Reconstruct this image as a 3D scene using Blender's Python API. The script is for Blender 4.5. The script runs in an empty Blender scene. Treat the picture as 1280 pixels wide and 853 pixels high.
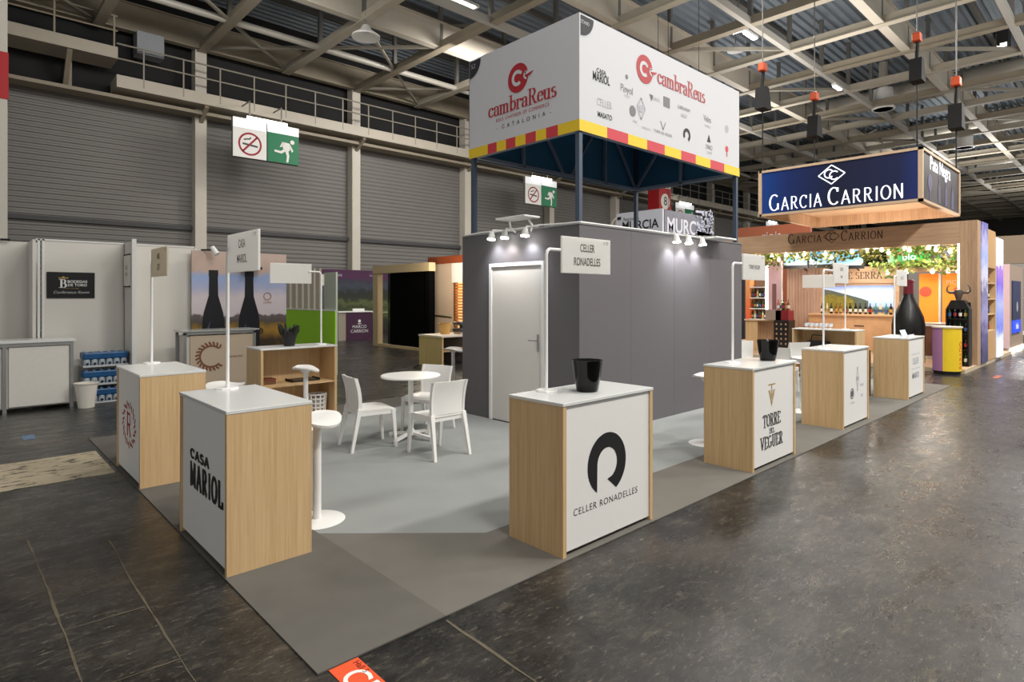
import bpy, bmesh, math, random
from mathutils import Vector, Matrix
random.seed(7)
PI = math.pi
SC = bpy.context.scene
COL = SC.collection

# ------------------------------------------------------------------ camera
cam_d = bpy.data.cameras.new('camera'); cam = bpy.data.objects.new('camera', cam_d); COL.objects.link(cam)
cam.location = (0, 0, 1.69)
cam.rotation_euler = (PI/2, 0, math.radians(46.783-90))
cam_d.sensor_fit = 'HORIZONTAL'; cam_d.sensor_width = 36; cam_d.lens = 747/1280*36
cam_d.shift_y = -56.5/1280
cam_d.clip_end = 400
SC.camera = cam

# ------------------------------------------------------------------ world, lights, exposure
w = bpy.data.worlds.new('hall_ambient_fill'); SC.world = w; w.use_nodes = True  # even ambient fill added to enter through the hall's open sides
w.node_tree.nodes['Background'].inputs[0].default_value = (1.0, 0.98, 0.95, 1)
w.node_tree.nodes['Background'].inputs[1].default_value = 0.43
SC.view_settings.view_transform = 'Standard'; SC.view_settings.look = 'None'
SC.view_settings.gamma = 1; SC.view_settings.use_curve_mapping = False
SC.view_settings.exposure = 0.1

def area(name, loc, size, power, col=(1, .96, .9), aim=None):
    l = bpy.data.lights.new(name, 'AREA'); l.shape = 'RECTANGLE'; l.size = size[0]; l.size_y = size[1]
    l.energy = power; l.color = col
    o = bpy.data.objects.new(name, l); COL.objects.link(o); o.location = loc
    if aim is not None:
        o.rotation_euler = (Vector(aim)-Vector(loc)).to_track_quat('-Z', 'Y').to_euler()
    return o
# high lamps of the hall: each with an added upward fill for the roof
for i, (x, y, p, up) in enumerate([(2, -3.2, 620, 90), (8.5, -3.2, 760, 200), (15, -3.2, 860, 420), (22, -1, 1000, 620), (30, -1, 1100, 700), (40, -1, 1200, 700),
                                   (5, 3.6, 330, 90), (12, 8, 480, 260), (22, 8, 480, 520), (5, 15, 260, 110), (15, 17, 430, 35), (30, 14, 600, 600), (48, 8, 1300, 900), (64, 6, 1500, 900)]):
    area('hall_lamp', (x, y, 10.4), (2.6, 1.0), p, aim=(x, 25, 3.5) if y in (15, 17) else None)
    o = area('added_roof_fill', (x, y, 8.4), (6, 4), up*(.85 if x < 14 else .55), (1, .97, .92), (x, y, 20))

# ------------------------------------------------------------------ mesh helpers
class MB:
    def __init__(s): s.bm = bmesh.new()
    def box(s, x0, y0, z0, x1, y1, z1, bev=0):
        x0, x1 = min(x0, x1), max(x0, x1); y0, y1 = min(y0, y1), max(y0, y1); z0, z1 = min(z0, z1), max(z0, z1)
        v = [s.bm.verts.new((x, y, z)) for z in (z0, z1) for x, y in ((x0, y0), (x1, y0), (x1, y1), (x0, y1))]
        fs = [s.bm.faces.new([v[i] for i in q]) for q in ((3, 2, 1, 0), (4, 5, 6, 7), (0, 1, 5, 4), (1, 2, 6, 5), (2, 3, 7, 6), (3, 0, 4, 7))]
        if bev:
            es = list({e for f in fs for e in f.edges})
            bmesh.ops.bevel(s.bm, geom=es, offset=bev, segments=2, affect='EDGES', profile=.5)
        return s
    def bar(s, p, q, w, h=None):
        """rectangular bar from p to q"""
        p, q = Vector(p), Vector(q); h = h or w
        d = (q-p).normalized(); up = Vector((0, 0, 1)) if abs(d.z) < .95 else Vector((0, 1, 0))
        a = d.cross(up).normalized(); b = a.cross(d).normalized()
        v = [s.bm.verts.new(c + a*sx*w/2 + b*sy*h/2) for c in (p, q) for sx, sy in ((-1, -1), (1, -1), (1, 1), (-1, 1))]
        for f in ((3, 2, 1, 0), (4, 5, 6, 7), (0, 1, 5, 4), (1, 2, 6, 5), (2, 3, 7, 6), (3, 0, 4, 7)): s.bm.faces.new([v[i] for i in f])
        return s
    def tube(s, pts, r, n=10, r2=None):
        pts = [Vector(p) for p in pts]; rings = []
        up = None
        for i, p in enumerate(pts):
            a = (p-pts[i-1]).normalized() if i else None
            b = (pts[i+1]-p).normalized() if i < len(pts)-1 else None
            d = ((a or b)+(b or a)).normalized()
            if up is None:
                up = Vector((0, 0, 1)) if abs(d.z) < .9 else Vector((1, 0, 0))
            e1 = d.cross(up).normalized(); e2 = e1.cross(d).normalized(); up = e2
            t = i/(len(pts)-1); rr = r if r2 is None else r+(r2-r)*t
            k = 1/max(.5, d.dot(a)) if a is not None and b is not None else 1
            rings.append([s.bm.verts.new(p + (e1*math.cos(2*PI*j/n)+e2*math.sin(2*PI*j/n))*rr*(k if 0 else 1)) for j in range(n)])
        for A, B in zip(rings, rings[1:]):
            for j in range(n): s.bm.faces.new((A[j], A[(j+1) % n], B[(j+1) % n], B[j]))
        s.bm.faces.new(rings[0][::-1]); s.bm.faces.new(rings[-1])
        return s
    def lathe(s, prof, n=24, c=(0, 0, 0), sx=1, sy=1):
        rings = []
        for r, z in prof:
            if r < 1e-5: rings.append([s.bm.verts.new((c[0], c[1], c[2]+z))])
            else: rings.append([s.bm.verts.new((c[0]+r*sx*math.cos(2*PI*j/n), c[1]+r*sy*math.sin(2*PI*j/n), c[2]+z)) for j in range(n)])
        for A, B in zip(rings, rings[1:]):
            for j in range(n):
                k = (j+1) % n
                if len(A) == 1 and len(B) == 1: continue
                if len(A) == 1: s.bm.faces.new((A[0], B[k], B[j]))
                elif len(B) == 1: s.bm.faces.new((A[j], A[k], B[0]))
                else: s.bm.faces.new((A[j], A[k], B[k], B[j]))
        return s
    def poly(s, pts):
        s.bm.faces.new([s.bm.verts.new(p) for p in pts]); return s
    def prism(s, pts, d):
        """polygon (3d points) pushed along vector d"""
        d = Vector(d); A = [s.bm.verts.new(p) for p in pts]; B = [s.bm.verts.new(Vector(p)+d) for p in pts]
        s.bm.faces.new(A[::-1]); s.bm.faces.new(B)
        n = len(A)
        for i in range(n): s.bm.faces.new((A[i], A[(i+1) % n], B[(i+1) % n], B[i]))
        return s
    def grid(s, rows):
        V = [[s.bm.verts.new(p) for p in r] for r in rows]
        for A, B in zip(V, V[1:]):
            for j in range(len(A)-1): s.bm.faces.new((A[j], A[j+1], B[j+1], B[j]))
        return s
    def sph(s, c, r, n=12, sz=1):
        prof = [(r*math.sin(PI*i/n*1.0), -r*sz*math.cos(PI*i/n)) for i in range(n+1)]
        prof[0] = (0, -r*sz); prof[-1] = (0, r*sz)
        return s.lathe(prof, n*2, c)
    def mesh(s, name, mat, smooth=False):
        bmesh.ops.recalc_face_normals(s.bm, faces=s.bm.faces)
        me = bpy.data.meshes.new(name); s.bm.to_mesh(me); s.bm.free()
        if mat: me.materials.append(mat)
        if smooth:
            for p in me.polygons: p.use_smooth = True
            try: me.set_sharp_from_angle(angle=math.radians(40))
            except Exception: pass
        return me

def ob(name, mb, mat, par=None, smooth=False, loc=None, rz=0, rot=None):
    me = mb.mesh(name, mat, smooth) if isinstance(mb, MB) else mb
    if not isinstance(mb, MB) and mat and not me.materials: me.materials.append(mat)
    o = bpy.data.objects.new(name, me); COL.objects.link(o)
    if par: o.parent = par
    if loc: o.location = loc
    if rz: o.rotation_euler = (0, 0, rz)
    if rot: o.rotation_euler = rot
    return o
def thing(name, label, cat, loc=(0, 0, 0), rz=0, group=None):
    o = bpy.data.objects.new(name, None); COL.objects.link(o); o.empty_display_size = .1
    o.location = loc; o.rotation_euler = (0, 0, rz)
    return tag(o, label, cat, group)
def tag(o, label, cat, group=None, kind=None):
    o['label'] = label; o['category'] = cat
    if group: o['group'] = group
    if kind: o['kind'] = kind
    return o
def struct(name, mb, mat, par=None, smooth=False):
    o = ob(name, mb, mat, par, smooth); o['kind'] = 'structure'; return o
def dup(root, loc, rz=0, label=None, group=None):
    r = root.copy(); COL.objects.link(r); r.location = loc; r.rotation_euler = (0, 0, rz)
    if label: r['label'] = label
    if group: r['group'] = group
    for ch in root.children:
        c = ch.copy(); COL.objects.link(c); c.parent = r
        for g in ch.children:
            d = g.copy(); COL.objects.link(d); d.parent = c
    return r

# ------------------------------------------------------------------ materials
def lin(c): return tuple((v/255/12.92 if v/255 <= .04045 else ((v/255+.055)/1.055)**2.4) for v in c)
_M = {}
def mat(name, rgb, rough=.5, metal=0, var=.05, scale=18, bump=0, emit=0, spec=.5, alpha=1, trans=0, stretch=(1, 1, 1)):
    if name in _M: return _M[name]
    m = bpy.data.materials.new(name); m.use_nodes = True; nt = m.node_tree; N = nt.nodes; L = nt.links
    b = N['Principled BSDF']; c = lin(rgb)
    tc = N.new('ShaderNodeTexCoord'); mp = N.new('ShaderNodeMapping'); mp.inputs['Scale'].default_value = stretch
    L.new(tc.outputs['Object'], mp.inputs[0])
    no = N.new('ShaderNodeTexNoise'); no.inputs['Scale'].default_value = scale; no.inputs['Detail'].default_value = 4
    L.new(mp.outputs[0], no.inputs['Vector'])
    mx = N.new('ShaderNodeMixRGB'); mx.inputs[1].default_value = (*[v*(1-var) for v in c], 1); mx.inputs[2].default_value = (*[min(1, v*(1+var)) for v in c], 1)
    L.new(no.outputs['Fac'], mx.inputs[0]); L.new(mx.outputs[0], b.inputs['Base Color'])
    b.inputs['Roughness'].default_value = rough; b.inputs['Metallic'].default_value = metal
    b.inputs['Specular IOR Level'].default_value = spec
    b.inputs['Alpha'].default_value = alpha; b.inputs['Transmission Weight'].default_value = trans
    if bump:
        bp = N.new('ShaderNodeBump'); bp.inputs['Strength'].default_value = bump; bp.inputs['Distance'].default_value = .02
        L.new(no.outputs['Fac'], bp.inputs['Height']); L.new(bp.outputs[0], b.inputs['Normal'])
    if emit:
        L.new(mx.outputs[0], b.inputs['Emission Color']); b.inputs['Emission Strength'].default_value = emit
    _M[name] = m; return m
def ramp_mat(name, stops, axis='Z', lo=0, hi=1, noise=.0, scale=4, emit=0, rough=.5, interp='LINEAR', coord='Object'):
    """printed picture: colour bands along one local axis, broken up by noise"""
    m = bpy.data.materials.new(name); m.use_nodes = True; nt = m.node_tree; N = nt.nodes; L = nt.links
    b = N['Principled BSDF']; b.inputs['Roughness'].default_value = rough
    tc = N.new('ShaderNodeTexCoord'); sp = N.new('ShaderNodeSeparateXYZ'); L.new(tc.outputs[coord], sp.inputs[0])
    no = N.new('ShaderNodeTexNoise'); no.inputs['Scale'].default_value = scale; no.inputs['Detail'].default_value = 6; L.new(tc.outputs[coord], no.inputs['Vector'])
    mr = N.new('ShaderNodeMapRange'); mr.inputs[1].default_value = lo; mr.inputs[2].default_value = hi; L.new(sp.outputs[axis], mr.inputs[0])
    ma = N.new('ShaderNodeMath'); ma.operation = 'MULTIPLY_ADD'; ma.inputs[1].default_value = noise; L.new(no.outputs['Fac'], ma.inputs[0]); L.new(mr.outputs[0], ma.inputs[2])
    sb = N.new('ShaderNodeMath'); sb.operation = 'SUBTRACT'; sb.inputs[1].default_value = noise*.5; L.new(ma.outputs[0], sb.inputs[0])
    cr = N.new('ShaderNodeValToRGB'); cr.color_ramp.interpolation = interp; L.new(sb.outputs[0], cr.inputs[0])
    e = cr.color_ramp.elements
    while len(e) < len(stops): e.new(.5)
    for k, (p, c) in enumerate(stops): e[k].position = p; e[k].color = (*lin(c), 1)
    L.new(cr.outputs[0], b.inputs['Base Color'])
    if emit: L.new(cr.outputs[0], b.inputs['Emission Color']); b.inputs['Emission Strength'].default_value = emit
    return m
def wood(name, c1, c2, grain=(26, 26, 1.1), rough=.5, seam=True):
    m = bpy.data.materials.new(name); m.use_nodes = True; nt = m.node_tree; N = nt.nodes; L = nt.links
    b = N['Principled BSDF']; b.inputs['Roughness'].default_value = rough
    tc = N.new('ShaderNodeTexCoord'); mp = N.new('ShaderNodeMapping'); mp.inputs['Scale'].default_value = grain; L.new(tc.outputs['Object'], mp.inputs[0])
    no = N.new('ShaderNodeTexNoise'); no.inputs['Scale'].default_value = 1.6; no.inputs['Detail'].default_value = 7; no.inputs['Roughness'].default_value = .65; L.new(mp.outputs[0], no.inputs['Vector'])
    n2 = N.new('ShaderNodeTexNoise'); n2.inputs['Scale'].default_value = .22; n2.inputs['Detail'].default_value = 2; L.new(mp.outputs[0], n2.inputs['Vector'])
    ad = N.new('ShaderNodeMath'); ad.operation = 'MULTIPLY_ADD'; ad.inputs[1].default_value = .45; L.new(n2.outputs['Fac'], ad.inputs[0]); L.new(no.outputs['Fac'], ad.inputs[2])
    cr = N.new('ShaderNodeValToRGB'); e = cr.color_ramp.elements
    e[0].position = .48; e[0].color = (*lin(c2), 1); e[1].position = .92; e[1].color = (*lin(c1), 1); L.new(ad.outputs[0], cr.inputs[0])
    L.new(cr.outputs[0], b.inputs['Base Color'])
    return m
OAK = wood('pale oak laminate', (222, 192, 146), (196, 160, 114), grain=(60, 60, 1.3))
WALN = wood('brown stand panelling', (204, 170, 136), (166, 132, 102), grain=(14, 14, .8))
WALH = wood('brown stand panelling crosswise', (208, 174, 142), (178, 144, 114), grain=(14, .8, 14))
WHITE = mat('white laminate', (222, 224, 222), .2, var=.015)
WMATT = mat('white printed board', (234, 233, 230), .55, var=.012)
WPLAS = mat('white plastic', (240, 239, 236), .38, var=.01)
WMET = mat('white painted metal', (240, 240, 238), .35, var=.01)
def thin_sheet(name, rgb):
    m = bpy.data.materials.new(name); m.use_nodes = True; nt = m.node_tree; N = nt.nodes; L = nt.links; b = N['Principled BSDF']; b.inputs['Base Color'].default_value = (*lin(rgb), 1); b.inputs['Roughness'].default_value = .4
    tr = N.new('ShaderNodeBsdfTranslucent'); no = N.new('ShaderNodeTexNoise'); no.inputs['Scale'].default_value = 30; mx = N.new('ShaderNodeMixRGB'); mx.inputs[1].default_value = (*lin(rgb), 1); mx.inputs[2].default_value = (*[v*.97 for v in lin(rgb)], 1); L.new(no.outputs['Fac'], mx.inputs[0]); L.new(mx.outputs[0], tr.inputs[0])
    ms = N.new('ShaderNodeMixShader'); ms.inputs[0].default_value = .45; L.new(b.outputs[0], ms.inputs[1]); L.new(tr.outputs[0], ms.inputs[2]); L.new(ms.outputs[0], N['Material Output'].inputs[0]); return m
BLACK = mat('black print', (16, 16, 18), .6)
RED = mat('red print', (178, 36, 46), .55)
GREYT = mat('grey print', (120, 118, 120), .6)
PALET = mat('pale grey print', (178, 178, 186), .6)
GOLD = mat('gold print', (176, 146, 76), .5)
CHROME = mat('brushed steel', (190, 188, 184), .3, 1)
ALU = mat('aluminium profile', (176, 178, 178), .35, .85)
GLOSSB = mat('glossy black plastic', (8, 8, 9), .1, var=.1, spec=.3)
DARK = mat('near black grey', (26, 26, 27), .7)  # plain dark grey shared by many small parts
BEIGE = mat('beige painted steel', (176, 168, 152), .5, var=.1, scale=2)
BEIGD = mat('dull beige painted steel', (150, 140, 122), .55, var=.12, scale=2)
GREYST = mat('grey galvanised steel', (120, 118, 114), .5, .2, var=.1, scale=3)

# ------------------------------------------------------------------ lettering
FACE = {'-y': Matrix.Rotation(PI/2, 4, 'X'), '-x': Matrix.Rotation(-PI/2, 4, 'Z') @ Matrix.Rotation(PI/2, 4, 'X'),
        '+x': Matrix.Rotation(PI/2, 4, 'Z') @ Matrix.Rotation(PI/2, 4, 'X'), '+y': Matrix.Rotation(PI, 4, 'Z') @ Matrix.Rotation(PI/2, 4, 'X'),
        'up': Matrix.Identity(4)}
def text_mesh(s, size, bold=0, sx=1, space=1.0, align='CENTER', shear=0):
    c = bpy.data.curves.new('lettering', 'FONT'); c.body = s; c.size = size; c.align_x = align; c.align_y = 'CENTER'
    c.offset = bold*size; c.space_character = space; c.shear = shear; c.resolution_u = 4; c.space_line = .95
    o = bpy.data.objects.new('lettering', c); me = bpy.data.meshes.new_from_object(o)
    bpy.data.objects.remove(o); bpy.data.curves.remove(c); me.materials.clear()
    if sx != 1: me.transform(Matrix.Diagonal((sx, 1, 1, 1)))
    return me
def put(me, m, par, loc, face, name='lettering', rz=0):
    me.transform(Matrix.Translation(loc) @ FACE[face] @ Matrix.Rotation(rz, 4, 'Z')); me.materials.append(m)
    o = bpy.data.objects.new(name, me); COL.objects.link(o); o.parent = par; return o
def text(s, size, m, par, loc, face, name='lettering', rz=0, **k):
    return put(text_mesh(s, size, **k), m, par, loc, face, name, rz)
# serif alphabet drawn with a broad pen: thick uprights, thin crossings
def arc(cx, cy, rx, ry, a0, a1, n=14): return [(cx+rx*math.cos(math.radians(a0+(a1-a0)*i/n)), cy+ry*math.sin(math.radians(a0+(a1-a0)*i/n))) for i in range(n+1)]
G_ = {
 'B': (.72, [[(.16, 0), (.16, 1)], [(.16, .98), (.34, .98)]+arc(.34, .76, .2, .22, 90, -90)+[(.16, .53)], [(.34, .53)]+arc(.36, .275, .24, .255, 90, -90)+[(.16, .02)]], [(.12, 1), (.12, 0)], []),
 'c': (.5, [arc(.27, .32, .2, .3, 45, 320)], [], [(.41, .5)]),
 'a': (.55, [arc(.24, .46, .17, .16, 160, 0)+[(.41, .1), (.45, .03), (.52, .03)], arc(.25, .17, .17, .17, 80, 330)+[(.41, .18)]], [], [(.1, .48)]),
 'm': (.92, [[(.12, 0), (.12, .62)], [(.12, .46)]+arc(.27, .46, .14, .15, 160, 0)+[(.41, 0)], [(.41, .46)]+arc(.57, .46, .15, .15, 160, 0)+[(.72, 0)]], [(.12, 0), (.41, 0), (.72, 0), (.08, .62)], []),
 'b': (.58, [[(.12, 0), (.12, 1)], arc(.3, .32, .19, .3, 150, -150)], [(.07, 1)], []),
 'r': (.46, [[(.12, 0), (.12, .62)], [(.12, .42)]+arc(.3, .46, .16, .15, 160, 50)], [(.12, 0), (.08, .62)], [(.39, .54)]),
 'e': (.5, [arc(.26, .32, .2, .3, 5, 325), [(.08, .35), (.45, .35)]], [], []),
 'u': (.6, [[(.12, .62), (.12, .2)]+arc(.27, .18, .15, .17, 180, 340), [(.43, .62), (.43, 0)]], [(.08, .62), (.39, .62), (.47, 0)], []),
 's': (.44, [arc(.22, .47, .14, .14, 40, 250, 8)+arc(.22, .17, .15, .16, 70, -150, 10)], [], []),
 'R': (.75, [[(.16, 0), (.16, 1)], [(.16, .98), (.34, .98)]+arc(.36, .75, .2, .23, 90, -90)+[(.16, .52)], [(.36, .52), (.52, .12), (.66, .02)]], [(.16, 0), (.12, 1), (.64, .02)], []),
 'T': (.7, [[(.35, 0), (.35, 1)], [(.04, .97), (.66, .97)], [(.05, .97), (.05, .8)], [(.65, .97), (.65, .8)]], [(.35, 0)], []),
 'O': (.78, [arc(.39, .5, .31, .48, 0, 360, 24)], [], []), 'D': (.76, [[(.16, 0), (.16, 1)], [(.16, .98), (.3, .98)]+arc(.34, .5, .32, .48, 90, -90, 16)+[(.16, .02)]], [(.12, 1), (.12, 0)], []),
 'E': (.64, [[(.16, 0), (.16, 1)], [(.16, .97), (.56, .97), (.56, .8)], [(.16, .5), (.45, .5)], [(.16, .03), (.58, .03), (.58, .2)]], [(.12, 1), (.12, 0)], []),
 'L': (.62, [[(.16, 0), (.16, 1)], [(.16, .03), (.57, .03), (.57, .22)]], [(.16, 1), (.12, 0)], []),
 'V': (.74, [[(.1, 1), (.37, .02)], [(.37, .02), (.64, 1)]], [(.1, 1), (.64, 1)], []),
 'G': (.78, [arc(.39, .5, .31, .48, 50, 330, 20), [(.64, .42), (.64, .08)]], [(.62, .43)], []),
 'C': (.72, [arc(.39, .5, .31, .48, 48, 312, 20), [(.6, .95), (.6, .75)]], [], []),
 'A': (.74, [[(.08, 0), (.36, .98)], [(.36, 1), (.66, 0)], [(.18, .33), (.54, .33)]], [(.08, 0), (.66, 0)], []),
 'I': (.34, [[(.17, 0), (.17, 1)]], [(.17, 0), (.17, 1)], []), 'N': (.8, [[(.14, 0), (.14, 1)], [(.14, 1), (.64, 0)], [(.64, 0), (.64, 1)]], [(.14, 0), (.64, 1), (.1, 1)], []),
 'U': (.76, [[(.16, 1), (.16, .3)]+arc(.38, .28, .22, .26, 180, 360)+[(.6, 1)]], [(.16, 1), (.6, 1)], []), 'J': (.46, [[(.28, 1), (.28, .15), (.16, -.05), (.06, 0)]], [(.28, 1)], []),
 'M': (.92, [[(.14, 0), (.16, 1)], [(.16, 1), (.45, .1)], [(.45, .1), (.74, 1)], [(.76, 1), (.78, 0)]], [(.14, 0), (.78, 0), (.12, 1), (.8, 1)], []),
 'S': (.58, [arc(.29, .74, .2, .24, 35, 260, 10)+arc(.29, .26, .22, .25, 80, -150, 12)], [], []), ' ': (.35, [], [], []), 'P': (.66, [[(.16, 0), (.16, 1)], [(.16, .98), (.34, .98)]+arc(.34, .73, .24, .25, 90, -90)+[(.16, .48)]], [(.16, 0), (.12, 1)], [])}
def serif(s, size, thick=.13, thin=.035, sx=1, caps=None, gap=0, feet=True, fit=None):
    """mesh of serif lettering; caps = scale of letters after each word's first (small capitals)"""
    mb = MB(); x = 0; first = True
    for ch in s:
        k = 1 if (caps is None or first) else caps
        first = ch == ' '
        adv, strokes, serifs, dots = G_[ch]
        def P(u, v, x=x, k=k): return ((x+u*k)*size*sx, v*k*size, len(mb.bm.faces) % 9*.00025)
        for st in strokes:
            for i in range(len(st)-1):
                (ax, ay), (bx, by) = st[i], st[i+1]; dx, dy = bx-ax, by-ay; l = math.hypot(dx, dy)
                if l < 1e-6: continue
                nx, ny = -dy/l, dx/l; h = math.hypot(thick/2*nx, thin/2*ny)
                ex, ey = dx/l*thin*.3, dy/l*thin*.3
                mb.poly([P(ax+nx*h-ex, ay+ny*h-ey), P(ax-nx*h-ex, ay-ny*h-ey), P(bx-nx*h+ex, by-ny*h+ey), P(bx+nx*h+ex, by+ny*h+ey)])
        for (u, v) in (serifs if feet else ()):
            mb.poly([P(u-thick*1.05, v-thin*.6), P(u+thick*1.05, v-thin*.6), P(u+thick*1.05, v+thin*.6), P(u-thick*1.05, v+thin*.6)])
        for (u, v) in dots: mb.poly([P(a, b) for a, b in arc(u, v, thick*.55, thick*.55, 0, 330, 9)])
        x += (adv+gap)*k
    me = bpy.data.meshes.new('lettering'); mb.bm.to_mesh(me); mb.bm.free()
    me.transform(Matrix.Translation((-x*size*sx/2, -size/2, 0)))
    if fit: me.transform(Matrix.Diagonal((fit/(x*size*sx), 1, 1, 1)))
    return me
def flat(polys):
    mb = MB()
    for p in polys: mb.poly([(u, v, 0) for u, v in p])
    me = bpy.data.meshes.new('emblem'); mb.bm.to_mesh(me); mb.bm.free(); return me
def ring(cx, cy, r0, r1, a0=0, a1=360, n=28, ry=1):
    A = arc(cx, cy, r1, r1*ry, a0, a1, n); B = arc(cx, cy, r0, r0*ry, a0, a1, n)
    return [[A[i], A[i+1], B[i+1], B[i]] for i in range(n)]
def disc(cx, cy, r, n=24, ry=1): return [arc(cx, cy, r, r*ry, 0, 360-360/n, n-1)]
def stroke(pts, w):
    out = []
    for (ax, ay), (bx, by) in zip(pts, pts[1:]):
        l = math.hypot(bx-ax, by-ay); nx, ny = -(by-ay)/l*w/2, (bx-ax)/l*w/2
        out.append([(ax+nx, ay+ny), (ax-nx, ay-ny), (bx-nx, by-ny), (bx+nx, by+ny)])
    return out

# ================================================================== THE HALL
def floor_mat():
    m = bpy.data.materials.new('worn dark screed'); m.use_nodes = True; nt = m.node_tree; N = nt.nodes; L = nt.links; b = N['Principled BSDF']
    tc = N.new('ShaderNodeTexCoord')
    def noise(scale, det, st=(1, 1, 1), rough=.6, rz=0):
        mp = N.new('ShaderNodeMapping'); mp.inputs['Scale'].default_value = st; mp.inputs['Rotation'].default_value = (0, 0, rz); L.new(tc.outputs['Object'], mp.inputs[0])
        n = N.new('ShaderNodeTexNoise'); n.inputs['Scale'].default_value = scale; n.inputs['Detail'].default_value = det; n.inputs['Roughness'].default_value = rough
        L.new(mp.outputs[0], n.inputs['Vector']); return n.outputs['Fac']
    def ramp(src, stops):
        r = N.new('ShaderNodeValToRGB'); e = r.color_ramp.elements
        while len(e) < len(stops): e.new(.5)
        for k, (p, c) in enumerate(stops): e[k].position = p; e[k].color = (*lin(c), 1)
        L.new(src, r.inputs[0]); return r.outputs[0]
    def mix(a, c, f, mode='MIX'):
        x = N.new('ShaderNodeMixRGB'); x.blend_type = mode; L.new(a, x.inputs[1])
        if isinstance(c, tuple): x.inputs[2].default_value = (*lin(c), 1)
        else: L.new(c, x.inputs[2])
        if isinstance(f, float): x.inputs[0].default_value = f
        else: L.new(f, x.inputs[0])
        return x.outputs[0]
    def thr(src, a, c):
        r = N.new('ShaderNodeMapRange'); r.inputs[1].default_value = a; r.inputs[2].default_value = c; L.new(src, r.inputs[0]); return r.outputs[0]
    base = ramp(noise(1.3, 14, rough=.8), [(.38, (19, 19, 19)), (.5, (40, 39, 38)), (.62, (62, 60, 56))])
    brown = mix(base, (66, 51, 38), thr(noise(.33, 5), .56, .78))
    blotch = mix(brown, (96, 90, 79), thr(noise(3.6, 14, (1, 2.4, 1), .85, -.35), .54, .66))
    scr = mix(blotch, (150, 142, 124), thr(noise(11, 12, (1, 3.5, 1), .92, .5), .555, .61))
    speck = mix(scr, (28, 28, 29), thr(noise(14, 8, rough=.85), .56, .64))
    L.new(speck, b.inputs['Base Color'])
    r = N.new('ShaderNodeMapRange'); r.inputs[1].default_value = .3; r.inputs[2].default_value = .7; r.inputs[3].default_value = .16; r.inputs[4].default_value = .46
    L.new(noise(2.4, 10, (1, 2, 1), .78), r.inputs[0]); L.new(r.outputs[0], b.inputs['Roughness'])
    b.inputs['Specular IOR Level'].default_value = .4
    bp = N.new('ShaderNodeBump'); bp.inputs['Strength'].default_value = .25; bp.inputs['Distance'].default_value = .01
    L.new(noise(11, 10, (1, 3, 1), .78), bp.inputs['Height']); L.new(bp.outputs[0], b.inputs['Normal'])
    return m
struct('floor', MB().box(-20, -40, -.2, 95, 25.4, 0), floor_mat())
JOINT = mat('filled joint', (92, 84, 68), .7, var=.55, scale=14)
def strip(pts, wd, z=.002):
    mb = MB(); L_ = []; R_ = []
    fine = []
    for (a, b) in zip(pts, pts[1:]):
        n = max(2, int(math.hypot(b[0]-a[0], b[1]-a[1])/.12))
        fine += [(a[0]+(b[0]-a[0])*i/n, a[1]+(b[1]-a[1])*i/n) for i in range(n)]
    fine.append(pts[-1]); rows = []
    for i, (x, y) in enumerate(fine):
        p = fine[max(0, i-1)]; q = fine[min(len(fine)-1, i+1)]; l = math.hypot(q[0]-p[0], q[1]-p[1]) or 1
        nx, ny = -(q[1]-p[1])/l, (q[0]-p[0])/l; h = wd*(.15+random.random()*.5); j = (random.random()-.5)*wd*.45
        rows.append([(x+nx*(h+j), y+ny*(h+j), z), (x-nx*(h-j), y-ny*(h-j), z)])
    return mb.grid(rows)
for k, (pts, wd) in enumerate([([(.39, 5.3), (.41, 4.2), (.42, 3.2), (.43, 2.3)], .014), ([(.8, 4.9), (.78, 4.1), (.78, 2.6), (.8, 2.2)], .012),
                               ([(.42, 3.74), (.77, 3.73)], .012), ([(.41, 4.14), (.76, 4.16)], .008), ([(.43, 3.1), (.78, 3.08)], .008), ([(1.88, 2.5), (1.87, 2.1), (1.86, 1.6)], .016)]):
    struct('trim_%d' % (k+1), strip(pts, wd), JOINT)
# scuffed pale paint on the floor
pm = bpy.data.materials.new('scuffed cream floor paint'); pm.use_nodes = True; nt = pm.node_tree; N = nt.nodes; L = nt.links; b = N['Principled BSDF']
tc = N.new('ShaderNodeTexCoord'); mp = N.new('ShaderNodeMapping'); mp.inputs['Scale'].default_value = (1.6, 5, 1); L.new(tc.outputs['Object'], mp.inputs[0])
no = N.new('ShaderNodeTexNoise'); no.inputs['Scale'].default_value = 3.2; no.inputs['Detail'].default_value = 9; no.inputs['Roughness'].default_value = .72; L.new(mp.outputs[0], no.inputs['Vector'])
cr = N.new('ShaderNodeValToRGB'); e = cr.color_ramp.elements; e[0].position = .41; e[0].color = (*lin((62, 60, 56)), 1); e[1].position = .46; e[1].color = (*lin((186, 174, 148)), 1); L.new(no.outputs['Fac'], cr.inputs[0]); L.new(cr.outputs[0], b.inputs['Base Color']); b.inputs['Roughness'].default_value = .6
tag(ob('floor_marking', MB().box(-3, 6.76, .0005, 1.15, 7.84, .003), pm), 'wide scuffed cream paint band on the dark hall floor', 'floor paint')
tag(ob('floor_tape', MB().box(.62, 9.0, .0005, .74, 9.3, .003), mat('blue tape', (92, 120, 150), .5)), 'short blue tape mark on the dark floor', 'tape')
tag(ob('floor_tape', MB().box(15.6, 2.1, .0005, 16.2, 2.2, .003), mat('red tape', (168, 84, 62), .5)), 'short red tape mark on the aisle floor by the drum kiosk', 'tape')

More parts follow.
